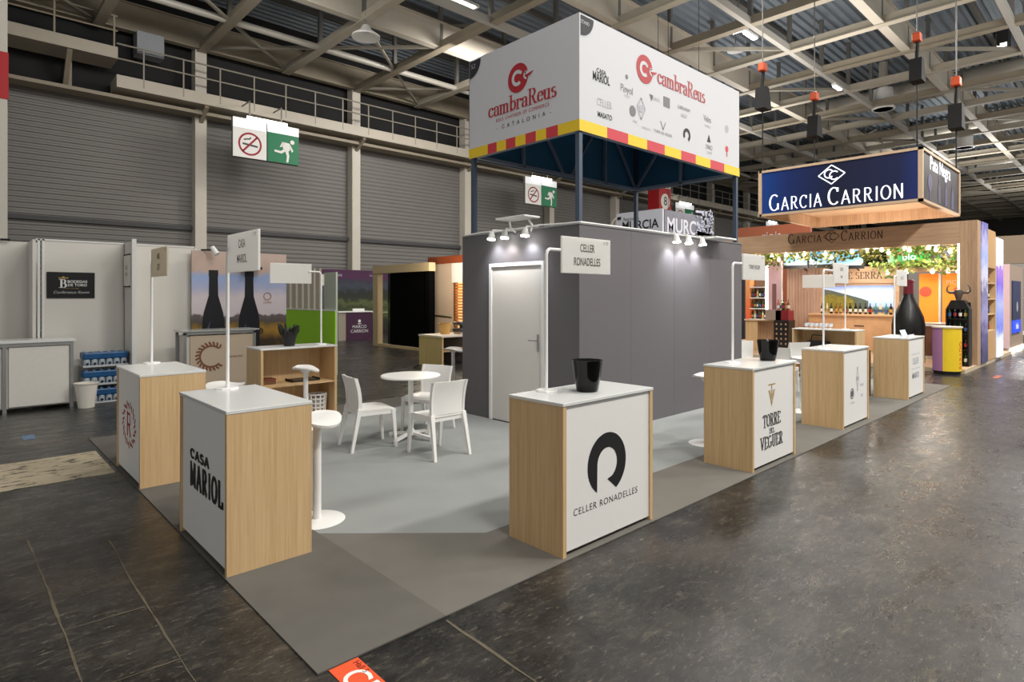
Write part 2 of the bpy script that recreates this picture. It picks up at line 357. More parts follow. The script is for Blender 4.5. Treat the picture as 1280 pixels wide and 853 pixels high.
# corrugated hall wall along the back
SHUT = mat('grey corrugated cladding', (122, 120, 117), .55, .1, var=.08, scale=.6)
def corrug(x0, x1, z0, z1, y, pitch=.18, dep=.026):
    mb = MB(); z = z0; rows = []
    while z < z1-.001:
        for dz, dy in ((0, 0), (.34, 0), (.5, dep), (.84, dep)):
            rows.append([(x0, y-dy, z+dz*pitch), (x1, y-dy, z+dz*pitch)])
        z += pitch
    rows.append([(x0, y, z1), (x1, y, z1)]); return mb.grid(rows)
struct('wall_back', corrug(-12, 95, 0, 8.75, 25.2), SHUT)
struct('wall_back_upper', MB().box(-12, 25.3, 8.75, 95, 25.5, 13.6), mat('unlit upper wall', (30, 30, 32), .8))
struct('wall_end', MB().box(95, -9, 0, 95.3, 25.5, 13.6), mat('far end wall', (86, 82, 76), .8))
struct('baseboard_back', MB().box(-12, 25.0, 0, 95, 25.2, .5), mat('concrete plinth', (92, 90, 86), .8))
struct('trim_band', MB().box(-12, 25.05, 4.2, 95, 25.2, 4.35), mat('dark cladding joint', (70, 70, 72), .6))
PILX = [.43+6.53*k for k in range(0, 14)]
for x in PILX: struct('wall_pillar', MB().box(x-.2, 24.72, 0, x+.2, 25.2, 11.6), mat('pale pillar paint', (206, 200, 188), .5, var=.06, scale=2))
# free-standing column carrying red bands
for nm, (x, y) in (('near', (.42, 20.5)), ('far', (33.2, 21.5))):
    c = struct('column', MB().box(x-.65, y-.4, 0, x+.65, y+.4, 11.6), mat('white column paint', (200, 196, 186), .6))
    s = ob('red_band', MB().box(x-.67, y-.42, 6.75 if nm == 'near' else 7.0, x+.67, y+.42, 7.95 if nm == 'near' else 8.55), mat('red column paint', (176, 28, 34), .5), c); s['kind'] = 'structure'
    if nm == 'far': put(flat(disc(0, 0, .5)), mat('white disc', (226, 222, 214), .5), c, (x, y-.44, 7.7), '-y', 'number_disc'); text('8', .8, BLACK, c, (x, y-.45, 7.7), '-y')
# walkway along the wall: slab, brackets, railing
struct('beam_walkway', MB().box(4.1, 23.9, 8.78, 95, 25.0, 9.2), mat('girder paint', (190, 182, 168), .5, var=.08, scale=2))
struct('beam_walkway_low', MB().box(-12, 24.3, 8.5, 95, 25.0, 8.62), BEIGD)
struct('slab_raised_walkway', MB().box(-12, 23.7, 9.66, 4.1, 24.95, 10.05), BEIGE)
mb = MB()
for x in [-6+2.2*k for k in range(5)]: mb.bar((x, 24.9, 8.7), (x, 23.8, 9.66), .14).bar((x+.1, 24.9, 9.66), (x+.1, 24.9, 8.6), .16)
for x in PILX: mb.bar((x, 25, 8.2), (x, 24, 8.75), .14)
struct('trim_brackets', mb, BEIGD)
mb = MB(); x = 4.9
while x < 80: mb.bar((x, 23.92, 8.9), (x, 23.92, 10.25), .045); x += 1.25
mb.tube([(4.1, 23.92, 10.25), (80, 23.92, 10.25)], .03, 6).tube([(4.1, 23.92, 9.75), (80, 23.92, 9.75)], .03, 6)
struct('trim_railing', mb, mat('grey railing', (150, 144, 132), .5))
mb = MB()
for x in (-1.2, 2.4, 4.0): mb.bar((x, 23.74, 9.7), (x, 23.74, 11.15), .05)
mb.tube([(-12, 23.74, 11.1), (4.1, 23.74, 11.1)], .035, 6).tube([(-12, 23.74, 10.6), (4.1, 23.74, 10.6)], .03, 6)
struct('trim_raised_railing', mb, BEIGD)
tag(ob('wall_box', MB().box(4.75, 24.2, 10.2, 5.6, 24.8, 11.0, .02), mat('pale enamel', (150, 154, 160), .4)), 'pale square service box behind the walkway railing', 'service box')

# roof: ribbed deck, girders and the grid of chords
DECKM = mat('ribbed steel deck', (122, 132, 142), .5, .15, var=.25, scale=.5)
mb = MB(); rows = []; y = -9.0
while y < 25.4:
    for dy, dz in ((0, 0), (.12, 0), (.17, .09), (.3, .09)): rows.append([(-8, y+dy, 13.2+dz), (95, y+dy, 13.2+dz)])
    y += .35
struct('ceiling', mb.grid(rows), DECKM)
def ibeam(x0, x1, y, z0, z1, fw_=.3, t=.05):
    mb = MB(); mb.box(x0, y-.06, z0, x1, y+.06, z1); mb.box(x0, y-fw_/2, z0-t, x1, y+fw_/2, z0); mb.box(x0, y-fw_/2, z1, x1, y+fw_/2, z1+t); return mb
for y in (18.3, 12.5, 6.3, .2, -5.8): struct('roof_beam', ibeam(-8, 95, y, 11.05, 11.95), mat('girder paint', (190, 182, 168), .5, var=.08, scale=2))
struct('roof_beam', ibeam(-8, 95, 24.7, 11.1, 12.0), BEIGD)
struct('roof_beam', MB().tube([(-8, 21.5, 11.1), (95, 21.5, 11.1)], .12, 10), mat('light steel tube', (170, 166, 156), .45, var=.06))
for y in (15.4, 9.35, 3.2, -2.7): struct('roof_beam', MB().box(-8, y-.09, 10.95, 95, y+.09, 11.2), mat('pale chord paint', (176, 172, 164), .5))
GX = [.43+3.265*k for k in range(-2, 29)]
for x in GX: struct('roof_beam', MB().box(x-.09, -9, 11.0, x+.09, 24.7, 11.28).box(x-.16, -9, 10.96, x+.16, 24.7, 11.0), BEIGE if GX.index(x) % 2 else BEIGD)
mb = MB()
for x in GX:
    for y in (21.5, 18.3, 15.4, 12.5, 9.35, 6.3, 3.2, .2): mb.box(x-.07, y-.07, 11.0, x+.07, y+.07, 13.25)
struct('trim_hangers', mb, GREYST)
mb = MB()
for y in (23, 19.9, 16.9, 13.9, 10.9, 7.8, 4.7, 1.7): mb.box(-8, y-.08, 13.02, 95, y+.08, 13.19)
struct('trim_purlins', mb, mat('grey purlin paint', (92, 90, 86), .6))  # darker grey than the hangers
mb = MB()
for i, x in enumerate(GX[:-1]):      # plan bracing by the wall and sloping web members
    x2 = GX[i+1]
    if i % 2: mb.bar((x, 18.3, 11.1), (x2, 21.5, 11.1), .09).bar((x2, 21.5, 11.1), (x2+3.265, 24.6, 11.1), .09)
    else: mb.bar((x, 24.6, 11.1), (x2, 21.5, 11.1), .11).bar((x2, 21.5, 11.1), (x2+3.265, 18.3, 11.1), .11)
for y in (18.3, 12.5, 6.3):
    for i, x in enumerate(GX[:-1]):
        if i % 3 == 0: mb.bar((x, y+.2, 11.9), (GX[i+1], y+.2, 13.1), .1)
for i, x in enumerate(GX[6:-2]):
    if i % 2 == 0: mb.bar((x, 12.5, 11.1), (x+3.265, 9.35, 11.1), .12).bar((x, 6.3, 11.1), (x+3.265, 3.2, 11.1), .12)
struct('trim_bracing', mb, mat('bracing steel', (146, 140, 128), .5, var=.1))
# air ducts
DUCT = mat('galvanised duct', (206, 200, 188), .4, .25, var=.06, scale=2)
def duct(x, y0, y1, z, r, label):
    t = thing('air_duct', label, 'air duct', (x, (y0+y1)/2, z)); h = (y1-y0)/2
    ob('pipe', MB().tube([(0, -h, 0), (0, h, 0)], r, 20), DUCT, t, True)
    mb = MB()
    for k in range(int(2*h/2.4)): mb.tube([(0, -h+2.4*k, 0), (0, -h+2.4*k+.08, 0)], r+.04, 20)
    ob('joint_ring', mb, DUCT, t, True); mb = MB()
    mb.bar((0, 0, r-.02), (0, 0, 13.2-z), .05)
    ob('hanger_strap', mb, GREYST, t); return t
duct(37.4, -2, 13.4, 12.58, .55, 'nearest thick pale air duct, lying on the roof girders above the wine stand')
duct(47.0, -2, 19, 12.58, .55, 'thick air duct behind the nearest one, crossing above the navy hanging sign')
duct(60, -2, 20, 12.58, .55, 'distant air duct deepest in the hall roof')
def outlet(x, y, z, label):
    t = thing('air_outlet', label, 'air outlet', (x, y, z))
    ob('drum', MB().tube([(0, 0, 0), (0, 0, 1.0)], .42, 18), WMET, t, True); ob('collar', MB().tube([(0, 0, .0), (0, 0, .08)], .5, 18), WMET, t, True)
    ob('stem', MB().tube([(0, 0, 1.0), (0, 0, 13.22-z)], .2, 12), DUCT, t, True)
outlet(33.6, 8.95, 10.9, 'white drum air outlet beside the nearest thick duct'); outlet(43.5, 7.4, 10.4, 'small white drum air outlet above the dark side of the hanging sign')
# lamps in the roof
LAMP = mat('lit fluorescent lamp', (255, 248, 235), .3, emit=6)
def lamp_tube(x, y, z, ln, label, along='y'):
    t = thing('batten_lamp', label, 'lamp', (x, y, z))
    a, bb = ((-.09, -ln/2, 0), (.09, ln/2, .1)) if along == 'y' else ((-ln/2, -.09, 0), (ln/2, .09, .1))
    ob('housing', MB().box(*a, *bb), WMET, t)
    if z > 11: ob('drop_rod', MB().bar((0, 0, .1), (0, 0, 13.22-z), .03), GREYST, t)
    s = .8; ob('tube', MB().box(a[0]*s, a[1]*s, -.05, bb[0]*s, bb[1]*s, 0), LAMP, t)
lamp_tube(12.9, 16.3, 11.9, 1.5, 'bright batten lamp at the top edge over the white banner', 'x')
lamp_tube(21.0, 10.25, 11.4, .6, 'short bright lamp on the girder behind the banner, upper of two'); lamp_tube(21.6, 10.1, 11.35, 1.0, 'longer bright lamp on the girder behind the banner, lower of two', 'x')
lamp_tube(28.4, 9.35, 10.85, .9, 'bright lamp at the end of the shiny duct', 'x')
def dome(x, y, z, label, s=1):
    t = thing('dome_lamp', label, 'lamp', (x, y, z))
    ob('shade', MB().lathe([(r*s, h*s) for r, h in [(.03, .45), (.12, .4), (.2, .25), (.46, .06), (.47, 0), (.42, .02), (.0, .05)]], 24), WMET, t, True)
    ob('rod', MB().tube([(0, 0, .44*s), (0, 0, 13.19-z)], .02, 6), GREYST, t)
dome(10.15, 17.95, 10.35, 'white dome lamp hanging below the deep beige girder'); dome(23.5, 11.6, 11.75, 'white dome lamp hanging behind the white banner corner', .7)
t = thing('floodlight_cluster', 'cluster of four lit floodlights over the far aisle', 'floodlight', (33.2, 4.2, 12.3))
for k, (dx, dz) in enumerate(((0, .2), (.35, .35), (.15, -.15), (.5, .0))):
    h = ob('lamp_head', MB().box(dx-.15, dz-.28, -.1+dz, dx+.1, dz+.0, .12+dz, .02), DARK, t); ob('lens', MB().box(dx-.17, dz-.25, -.07+dz, dx-.15, dz-.03, .09+dz), LAMP, h)
ob('mount', MB().box(-.1, -.1, .3, .6, .3, .92), DARK, t)
# chain hoists
HO = mat('orange hoist', (214, 84, 36), .5); BAG = mat('black chain bag', (20, 20, 22), .8)
def hoist(x, y, z, zb, label, s=1.0):
    t = thing('chain_hoist', label, 'chain hoist', (x, y, z))
    ob('motor', MB().box(-.13*s, -.1*s, -.12*s, .13*s, .1*s, .12*s, .03), HO, t); ob('hook', MB().tube([(0, 0, .1*s), (0, 0, 13.2-z)], .016, 6), GREYST, t)
    ob('chain_bag', MB().prism([(-.12*s, -.14*s, -.6*s), (.12*s, -.14*s, -.6*s), (.24*s, -.16*s, -1.25*s), (-.24*s, -.16*s, -1.25*s)], (0, .3*s, 0)), BAG, t)
    ob('sling', MB().tube([(.05*s, 0, -.1*s), (-.05*s, 0, -.6*s)], .05*s, 6), BAG, t)
    ob('chain', MB().tube([(.0, 0, -.1), (.0, 0, zb-z)], .018, 6), DARK, t)
hoist(18.7, 4.2, 8.55, 4.98, 'largest black chain bag under an orange hoist, above the navy sign corner', .95)
hoist(19.2, 3.44, 7.3, 4.98, 'black chain bag under an orange hoist, over the dark side of the navy sign')
hoist(19.3, 7.0, 7.8, 4.98, 'black chain bag halfway along the navy hanging sign')
hoist(15.7, 7.0, 7.75, 4.98, 'black chain bag hanging just past the banner corner', .9)

# lit safety signs hanging in a row along the wall
SGW = mat('white sign film', (222, 220, 216), .5, emit=.16); SGG = mat('green sign film', (10, 112, 72), .5, emit=.16)
SGS = mat('lit sign top', (232, 234, 236), .5, emit=.45); SRED = mat('sign red', (160, 26, 44), .5)
def safety_sign(x, y, z, label):
    t = thing('safety_sign', label, 'safety sign', (x, y, z))
    ob('casing', MB().box(-1.24, 0, 0, -.02, .16, 1.45).box(.02, 0, 0, 1.24, .16, 1.45), mat('grey sign casing', (110, 108, 106), .5), t)
    ob('lamp_tube', MB().tube([(-.75, -.06, 1.5), (.75, -.06, 1.5)], .05, 8), mat('lit sign tube', (255, 252, 240), .3, emit=9), t)
    ob('top_strip', MB().box(-1.24, -.02, 1.08, -.02, 0, 1.45).box(.02, -.02, 1.12, 1.24, 0, 1.45), SGS, t)
    a = ob('no_smoking_panel', MB().box(-1.24, -.02, 0, -.02, 0, 1.07), SGW, t); a['label'] = 'white panel with red no smoking symbol'
    put(flat(ring(-.63, .52, .36, .43)+stroke([(-.9, .22), (-.36, .82)], .07)), SRED, a, (0, -.025, 0), '-y', 'red_ring')
    put(flat([[(-.9, .48), (-.35, .42), (-.35, .49), (-.9, .55)]]+stroke([(-.86, .66), (-.74, .7), (-.66, .7), (-.6, .77)], .05)), mat('cigarette grey', (70, 70, 70), .6), a, (0, -.024, 0), '-y', 'cigarette')
    g = ob('exit_panel', MB().box(.02, -.02, 0, 1.24, 0, 1.11), SGG, t); g['label'] = 'green panel with white running figure'
    man = disc(.98, .86, .085)+[[(.58, .82), (.86, .8), (.94, .68), (.86, .5), (.66, .48), (.6, .6)], [(.68, .52), (.82, .5), (.86, .3), (.82, .05), (.74, .05), (.76, .3)], [(.66, .56), (.7, .46), (.55, .36), (.28, .4), (.28, .48), (.52, .46)], [(.86, .66), (.94, .68), (1.02, .52), (.96, .46)], [(.58, .82), (.66, .8), (.56, .62), (.48, .6)]]
    put(flat(man), SGW, g, (0, -.025, 0), '-y', 'running_figure')
    ob('hanger', MB().bar((-.6, .1, 1.4), (-.6, .1, 9.02-z), .04).bar((.6, .1, 1.4), (.6, .1, 9.02-z), .04).bar((-.6, .1, 9-z), (-.6, .92, 9-z), .04).bar((.6, .1, 9-z), (.6, .92, 9-z), .04), GREYST, t)
safety_sign(8.79, 23, 6.84, 'largest lit no smoking and exit sign, in front of the grey cladding')
safety_sign(23.83, 23, 6.7, 'lit no smoking and exit sign seen under the white banner')
safety_sign(38.8, 23, 6.9, 'small lit no smoking and exit sign above the carved grey sign')
safety_sign(53.5, 23, 6.8, 'smallest lit no smoking and exit sign beside the banner post')

# ================================================================== THE STAND
CARD = mat('dark grey carpet', (102, 99, 94), .95, var=.14, scale=5, bump=.05, spec=.1)
CARD2 = mat('dark grey carpet strip', (113, 110, 104), .95, var=.12, scale=4, spec=.1)
CARL = mat('light grey carpet', (148, 151, 150), .95, var=.08, scale=3, bump=.05, spec=.1)
def sheet(pts, z0, z1): return MB().prism([(x, y, z0) for x, y in pts], (0, 0, z1-z0))
tag(ob('carpet', sheet([(1.19, 2.53), (1.9, 2.53), (1.9, 8.55), (1.19, 8.55)], .001, .008), CARD), 'dark grey carpet strip along the open side with the casa counter', 'carpet')
tag(ob('carpet', sheet([(1.9, 2.53), (13.65, 2.53), (13.65, 3.22), (2.77, 3.22), (1.9, 4.02)], .001, .0075), CARD2), 'long dark grey carpet strip along the main aisle', 'carpet')
tag(ob('carpet', sheet([(2.77, 3.22), (13.65, 3.22), (13.65, 4.6), (12.9, 4.6), (12.9, 7.8), (1.9, 7.8), (1.9, 4.02)], .001, .006), CARL), 'light grey carpet with a cut corner inside the stand', 'carpet')
tag(ob('carpet', sheet([(1.9, 7.8), (13.65, 7.8), (13.65, 8.55), (1.9, 8.55)], .001, .007), CARD), 'dark grey carpet strip under the open shelf counter', 'carpet')
t = tag(ob('floor_sticker', MB().box(1.24, 2.12, .001, 1.385, 2.525, .003), mat('orange vinyl', (236, 92, 52), .45)), 'orange floor sticker with white stand number at the carpet corner', 'sticker')
text('C5', .17, mat('white vinyl', (245, 238, 232), .5), t, (1.3, 2.35, .0045), 'up', rz=-PI/2, bold=.012); text('Hall 5', .045, mat('dark red vinyl', (120, 30, 26), .5), t, (1.36, 2.45, .0045), 'up', rz=-PI/2)

# storage room in the middle
WALLG = mat('dark grey wall panel', (104, 101, 105), .6, var=.03, scale=2)
room = thing('storage_room', 'dark grey storage room standing in the middle of the white stand', 'storage room', (5.39, 4.58, .0065))
def wall_panels(name, x0, y0, x1, y1, h, n, m, par, th=.04):
    mb = MB()
    for i in range(n):
        a, b_ = i/n, (i+1)/n; g = .0015
        if abs(x1-x0) > abs(y1-y0): mb.box(x0+(x1-x0)*a+g, y0, 0, x0+(x1-x0)*b_-g, y0+th, h)
        else: mb.box(x0, y0+(y1-y0)*a+g, 0, x0+th, y0+(y1-y0)*b_-g, h)
    return ob(name, mb, m, par)
wall_panels('wall', 0, 0, 4.1, 0, 2.53, 4, WALLG, room)
mb = MB(); mb.box(0, .04, 0, .04, .56, 2.53).box(0, 1.6, 0, .04, 2.2, 2.53).box(0, .56, 2.12, .04, 1.6, 2.53); ob('door_wall', mb, WALLG, room)
wall_panels('wall', 4.06, .04, 4.06, 2.2, 2.53, 2, WALLG, room); wall_panels('wall', .04, 2.16, 4.06, 2.16, 2.53, 4, WALLG, room)
mb = MB(); mb.box(-.01, -.01, 2.53, 4.11, .045, 2.545).box(-.01, .045, 2.53, .045, 2.21, 2.545); ob('top_rail', mb, ALU, room)
mb = MB(); mb.box(-.02, .56, 0, .06, .61, 2.12, .004).box(-.02, 1.55, 0, .06, 1.6, 2.12, .004).box(-.02, .61, 2.07, .06, 1.55, 2.12, .004); ob('door_frame', mb, WMET, room)
d = ob('door', MB().box(.0, .615, .012, .04, 1.545, 2.065, .003), mat('white door leaf', (226, 223, 217), .5, var=.01), room)
ob('handle_plate', MB().box(-.012, .655, .98, 0, .69, 1.2, .004), CHROME, d)
ob('door_handle', MB().tube([(-.012, .672, 1.12), (-.05, .672, 1.12), (-.055, .69, 1.12), (-.055, .8, 1.12)], .009, 8), CHROME, d, True)
ob('door_gap_shade', MB().box(-.004, .62, .001, .03, 1.54, .012), DARK, d)  # dark strip standing in for the shade under the door
# clip spotlights on the room walls
SPOTM = mat('lit spot lens', (255, 250, 240), .3, emit=30)
def spot(x, y, z, axis, label, col=(1, .95, .9), pw=16):
    t = thing('spotlight', label, 'spotlight', (x, y, z)); dx, dy = axis
    ob('arm', MB().tube([(-dx*.1, -dy*.1, .07), (dx*.1, dy*.1, .06), (dx*.12, dy*.12, 0)], .01, 8), WMET, t, True)
    h = ob('lamp_head', MB().tube([(dx*.12, dy*.12, .03), (dx*.13, dy*.13, -.06)], .03, 14, .052), WMET, t, True)
    ob('lens', MB().tube([(dx*.13, dy*.13, -.06), (dx*.131, dy*.131, -.075)], .052, 14), SPOTM, h)
    l = bpy.data.lights.new('spot_beam', 'SPOT'); l.energy = pw; l.spot_size = 1.9; l.spot_blend = .8; l.color = col; l.shadow_soft_size = .04
    o = bpy.data.objects.new('spot_beam', l); COL.objects.link(o); o.location = (x+dx*.14, y+dy*.14, z-.08); o.rotation_euler = (Vector((-dx*.35, -dy*.35, -1))).to_track_quat('-Z', 'Y').to_euler()
for y, l in ((6.0, 'white clip spotlight farthest from the room corner, over the white door'), (5.74, 'middle white clip spotlight over the white door'), (5.36, 'white clip spotlight over the white door, closest to the room corner')):
    spot(5.39, y, 2.51, (-1, 0), l, (1, .92, .86) if y == 5.74 else (.94, .95, 1), 20)
for x, l in ((7.3, 'white clip spotlight on the long grey wall, closest to the room corner'), (7.62, 'middle of the three white clip spotlights on the long grey wall'), (8.0, 'white clip spotlight on the long grey wall, beside the flat lamp plate')):
    spot(x, 4.58, 2.5, (0, -1), l, (.95, .96, 1), 22)
t = thing('flood_lamp', 'flat white floodlight plate held on two arms over the white door', 'floodlight', (5.3, 5.52, 2.68))
ob('plate', MB().box(-.16, -.27, -.01, .12, .27, .015, .008), WMET, t)
for s in (-1, 1): ob('arm', MB().tube([(.0, .17*s, -.01), (.05, .2*s, -.1), (.09, .14*s, -.16)], .014, 8), WMET, t, True)
t = thing('flood_lamp', 'flat white floodlight plate on the long grey wall edge', 'floodlight', (8.45, 4.5, 2.55))
ob('plate', MB().box(-.32, -.2, -.012, .3, .12, .012, .008), WMET, t)
for s in (-1, 1): ob('arm', MB().tube([(.2*s, .05, -.01), (.22*s, .09, .02)], .014, 8), WMET, t, True)
tag(ob('power_cable', MB().tube([(5.37, 6.7, 2.555), (5.38, 6.3, 2.57), (5.38, 5.9, 2.56), (5.37, 5.2, 2.575), (5.38, 4.8, 2.56), (5.4, 4.57, 2.56), (6.2, 4.57, 2.56), (6.9, 4.57, 2.565), (7.5, 4.56, 2.56), (8.2, 4.57, 2.56)], .011, 6), WMET, None, True), 'white cable lying along the top of the grey storage room', 'cable')

# banner tower on the room
NAVY = mat('navy banner lining', (52, 114, 154), .8, var=.06); FRAME = mat('blue grey frame tube', (76, 88, 106), .45, .2); TRUSS = mat('blue grey truss tube', (138, 154, 176), .45, .1)
YEL = mat('yellow print', (242, 206, 44), .6); BRED = mat('banner red print', (208, 62, 74), .6); BANW = mat('white banner fabric', (212, 213, 217), .7, var=.01)
tw = thing('banner_tower', 'large square white banner tower with yellow and red edge above the grey room', 'banner', (5.39, 4.58, 2.53))
W_, D_ = 4.02, 2.05; zb, zt = 1.11, 2.5
for x, y in ((.045, .045), (W_-.05, .045), (.045, D_-.06), (W_-.05, D_-.06)): ob('post', MB().box(x-.03, y-.03, .024, x+.03, y+.03, zt), FRAME, tw)
def truss(axis, fixed, L_, nm):
    mb = MB(); P = (lambda s, z: (s, fixed, z)) if axis == 'x' else (lambda s, z: (fixed, s, z))
    mb.bar(P(.05, zb+.03), P(L_-.05, zb+.03), .05).bar(P(.05, zt-.03), P(L_-.05, zt-.03), .05)
    n = 2 if axis == 'x' else 1
    for i in range(n):
        a, c = L_*i/n, L_*(i+1)/n; m_ = (a+c)/2
        mb.bar(P(m_, zb), P(m_, zt), .05).bar(P(m_, zt-.1), P(a+.1, zb+.05), .04).bar(P(m_, zt-.1), P(c-.1, zb+.05), .04)
    ob(nm, mb, TRUSS, tw)
truss('x', .06, W_, 'truss'); truss('x', D_-.08, W_, 'truss'); truss('y', .06, D_, 'truss'); truss('y', W_-.08, D_, 'truss')
ob('lining', MB().box(.02, D_-.02, zb, W_-.02, D_-.012, zt).box(W_-.02, .02, zb, W_-.012, D_-.02, zt), NAVY, tw)
ob('lining', MB().box(.02, .02, zt-.02, W_-.02, D_-.02, zt-.01), NAVY, tw)
ob('back_cover', MB().box(0, D_-.008, zb, W_, D_, zt).box(W_-.008, 0, zb, W_, D_, zt), BANW, tw)
pr = ob('aisle_panel', MB().box(0, 0, zb, W_, .008, zt), BANW, tw); pl = ob('side_panel', MB().box(0, .008, zb, .008, D_, zt), BANW, tw)
def rects(axis, spans, z0, z1, m, par, nm):
    for a, c in spans:
        if axis == 'x': mb = MB().poly([(a, -.003, z0), (c, -.003, z0), (c, -.003, z1), (a, -.003, z1)])
        else: mb = MB().poly([(-.003, a, z0), (-.003, c, z0), (-.003, c, z1), (-.003, a, z1)])
        ob(nm, mb, m, par)
rr = [(.525, .96), (1.386, 1.81), (2.235, 2.64), (3.07, 3.507)]; yy = [(0, .525), (.96, 1.386), (1.81, 2.235), (2.64, 3.07), (3.507, W_)]
rects('x', rr, zb, zb+.135, BRED, pr, 'red_stripe'); rects('x', yy, zb, zb+.135, YEL, pr, 'yellow_stripe')
rr = [(.339, .535), (.715, .9), (1.089, 1.272), (1.457, 1.642)]; yy = [(0, .339), (.535, .715), (.9, 1.089), (1.272, 1.457), (1.642, D_)]
rects('y', rr, zb, zb+.135, BRED, pl, 'red_stripe'); rects('y', yy, zb, zb+.135, YEL, pl, 'yellow_stripe')
def cambra(par, u, z, face, r, at):
    f = lambda a, b_, o: at(a, b_, o)
    put(flat(disc(0, 0, r)), RED, par, f(u, z, .004), face, 'red_disc')
    put(flat(ring(-.06*r, 0, .3*r, .55*r, 50, 310)+disc(.28*r, .3*r, .12*r, 10)), BANW, par, f(u, z, .006), face, 'white_c')
    put(flat([[(.62*r, .18*r), (1.05*r, .3*r), (1.05*r, -.2*r)]]+ring(.85*r, .0, .16*r, .3*r, 90, 270, 10)), BANW, par, f(u, z, .0065), face, 'notch')
    put(flat([[(.8*r, .02*r), (1.55*r, .14*r), (1.2*r, -.1*r), (.95*r, -.14*r)]]), RED, par, f(u, z, .007), face, 'beak')
ax = lambda u, z, o: (u, -o, z-2.53); ay = lambda y, z, o: (-o, y-4.58, z-2.53)
cambra(pl, 5.62, 4.53, '-x', .19, ay)
put(serif('cambraReus', .2, .15, .04, fit=1.27), RED, pl, ay(5.57, 4.23, .004), '-x')
text('REUS CHAMBER OF COMMERCE', .066, RED, pl, ay(5.555, 4.06, .004), '-x', space=1.2, sx=.9); text('-  C A T A L O N I A  -', .078, BLACK, pl, ay(5.53, 3.955, .004), '-x', space=1.3)
cambra(pr, 6.72-5.39, 4.7, '-y', .19, ax)
put(serif('cambraReus', .215, .15, .04, fit=1.28), RED, pr, ax(7.66-5.39, 4.7, .004), '-y')
for (u, z, s, sz, m, sxx) in ((5.8, 4.43, 'CASA', .075, BLACK, 1.0), (5.8, 4.345, 'MARIOL', .15, BLACK, .62), (6.32, 4.335, 'Pinyol', .14, GREYT, .8), (5.86, 4.05, 'CELLER', .13, PALET, .7), (5.87, 3.9, 'MASATO', .09, BLACK, .8),
                              (6.98, 4.36, 'AGRIOL', .07, PALET, .9), (7.7, 4.385, 'LLIBERIANUM', .07, GREYT, .8), (7.7, 4.28, 'GRUP', .08, PALET, .8), (8.37, 4.37, 'Vides', .13, GREYT, .8), (8.38, 4.26, 'BODEGA', .05, PALET, .9),
                              (7.16, 3.93, 'TORRE DEL VEGUER', .055, GREYT, .9), (8.42, 3.95, 'UNIO', .1, GREYT, .8), (8.43, 3.87, 'CELLER', .05, PALET, .9), (6.5, 3.96, 'VINS', .05, PALET, .9), (8.98, 3.93, 'III', .1, BRED, .7), (6.75, 3.92, 'CARDONA', .045, PALET, .9), (6.32, 4.25, 'CELLER', .04, PALET, .9)):
    text(s, sz, m, pr, ax(u-5.39, z, .003), '-y', bold=.02 if m is BLACK else 0, sx=sxx)
E1 = [(disc(6.45, 4.09, .07, ry=1), GREYT), (stroke([(6.64, 4.3), (6.73, 4.17), (6.64, 4.02), (6.55, 4.17), (6.64, 4.3)], .03)+disc(6.64, 4.16, .05), PALET), (disc(6.32, 4.5, .03), GREYT),
      ([[(6.83, 4.4), (6.92, 4.4), (6.875, 4.31)]], GREYT), ([[(7.17, 4.31), (7.33, 4.31), (7.33, 4.45), (7.17, 4.45)]], GREYT), (stroke([(7.1, 4.09), (7.16, 3.98), (7.22, 4.09)], .015), GREYT),
      (ring(7.78, 4.02, .05, .1, -60, 215, 20), BLACK), ([[(8.36, 4.03), (8.47, 4.03), (8.415, 4.15)]], BLACK), (disc(8.98, 4.02, .05), BRED), (disc(8.98, 4.34, .06), PALET)]
for k, (ps, m) in enumerate(E1): put(flat([[(u-5.39, v-2.53) for u, v in p] for p in ps]), m, pr, (0, -.003, 0), '-y', 'partner_emblem')
CORN = mat('black corner print', (44, 42, 50), .6)
put(flat([[(0, 0)]+arc(0, 0, .24, .24, -90, 0, 10)]), CORN, pr, (.02, -.004, zt-.02), '-y', 'corner_tab'); text('STAND', .06, BANW, pr, (.1, -.006, zt-.1), '-y', sx=.8)
put(flat([[(0, 0)]+arc(0, 0, .24, .24, -90, 0, 10)]), CORN, pl, (-.004, D_-.02, zt-.02), '-x', 'corner_tab'); text('5.2', .09, BANW, pl, (-.006, D_-.1, zt-.1), '-x', sx=.8)

# display counters
def counter(label, x, y, deg, prints=None, w=1.01, d=.505):
    t = thing('display_counter', label, 'counter', (x, y, 0), math.radians(deg)); a, c = w/2, d/2
    for s in (-1, 1): ob('side_panel', MB().box(s*a, -c, .004, s*(a-.035), c, .978, .002), OAK, t)
    f = ob('front_panel', MB().box(-a+.036, -c+.012, .035, a-.036, -c+.03, .972), WMATT, t)
    ob('plinth', MB().box(-a+.04, -c+.05, .004, a-.04, -c+.07, .05), GREYST, t)
    ob('shelf', MB().box(-a+.036, -c+.04, .48, a-.036, c-.01, .502), OAK, t); ob('back_lining', MB().box(-a+.036, -c+.031, .05, a-.036, -c+.04, .975), OAK, t); ob('bottom', MB().box(-a+.036, -c+.07, .03, a-.036, c-.02, .05), OAK, t)
    ob('top', MB().box(-a-.003, -c-.004, .978, a+.003, c+.004, 1.0, .003), WHITE, t)
    if prints: prints(f, -c+.012-.002)
    return t
def pr_ring(f, y):
    put(flat(ring(0, 0, .11, .213, -62, 180, 40)+[[(0, -.11), (.1, -.188), (.0517, -.097)], arc(0, 0, .213, .213, 180, 238, 10)+[(-.11, 0)]]), BLACK, f, (-.034, y, .53), '-y', 'horseshoe_emblem')
    text('CELLER RONADELLES', .066, mat('dark grey print', (66, 64, 66), .6), f, (-.035, y, .268), '-y', space=1.18, sx=.98, bold=-.006)
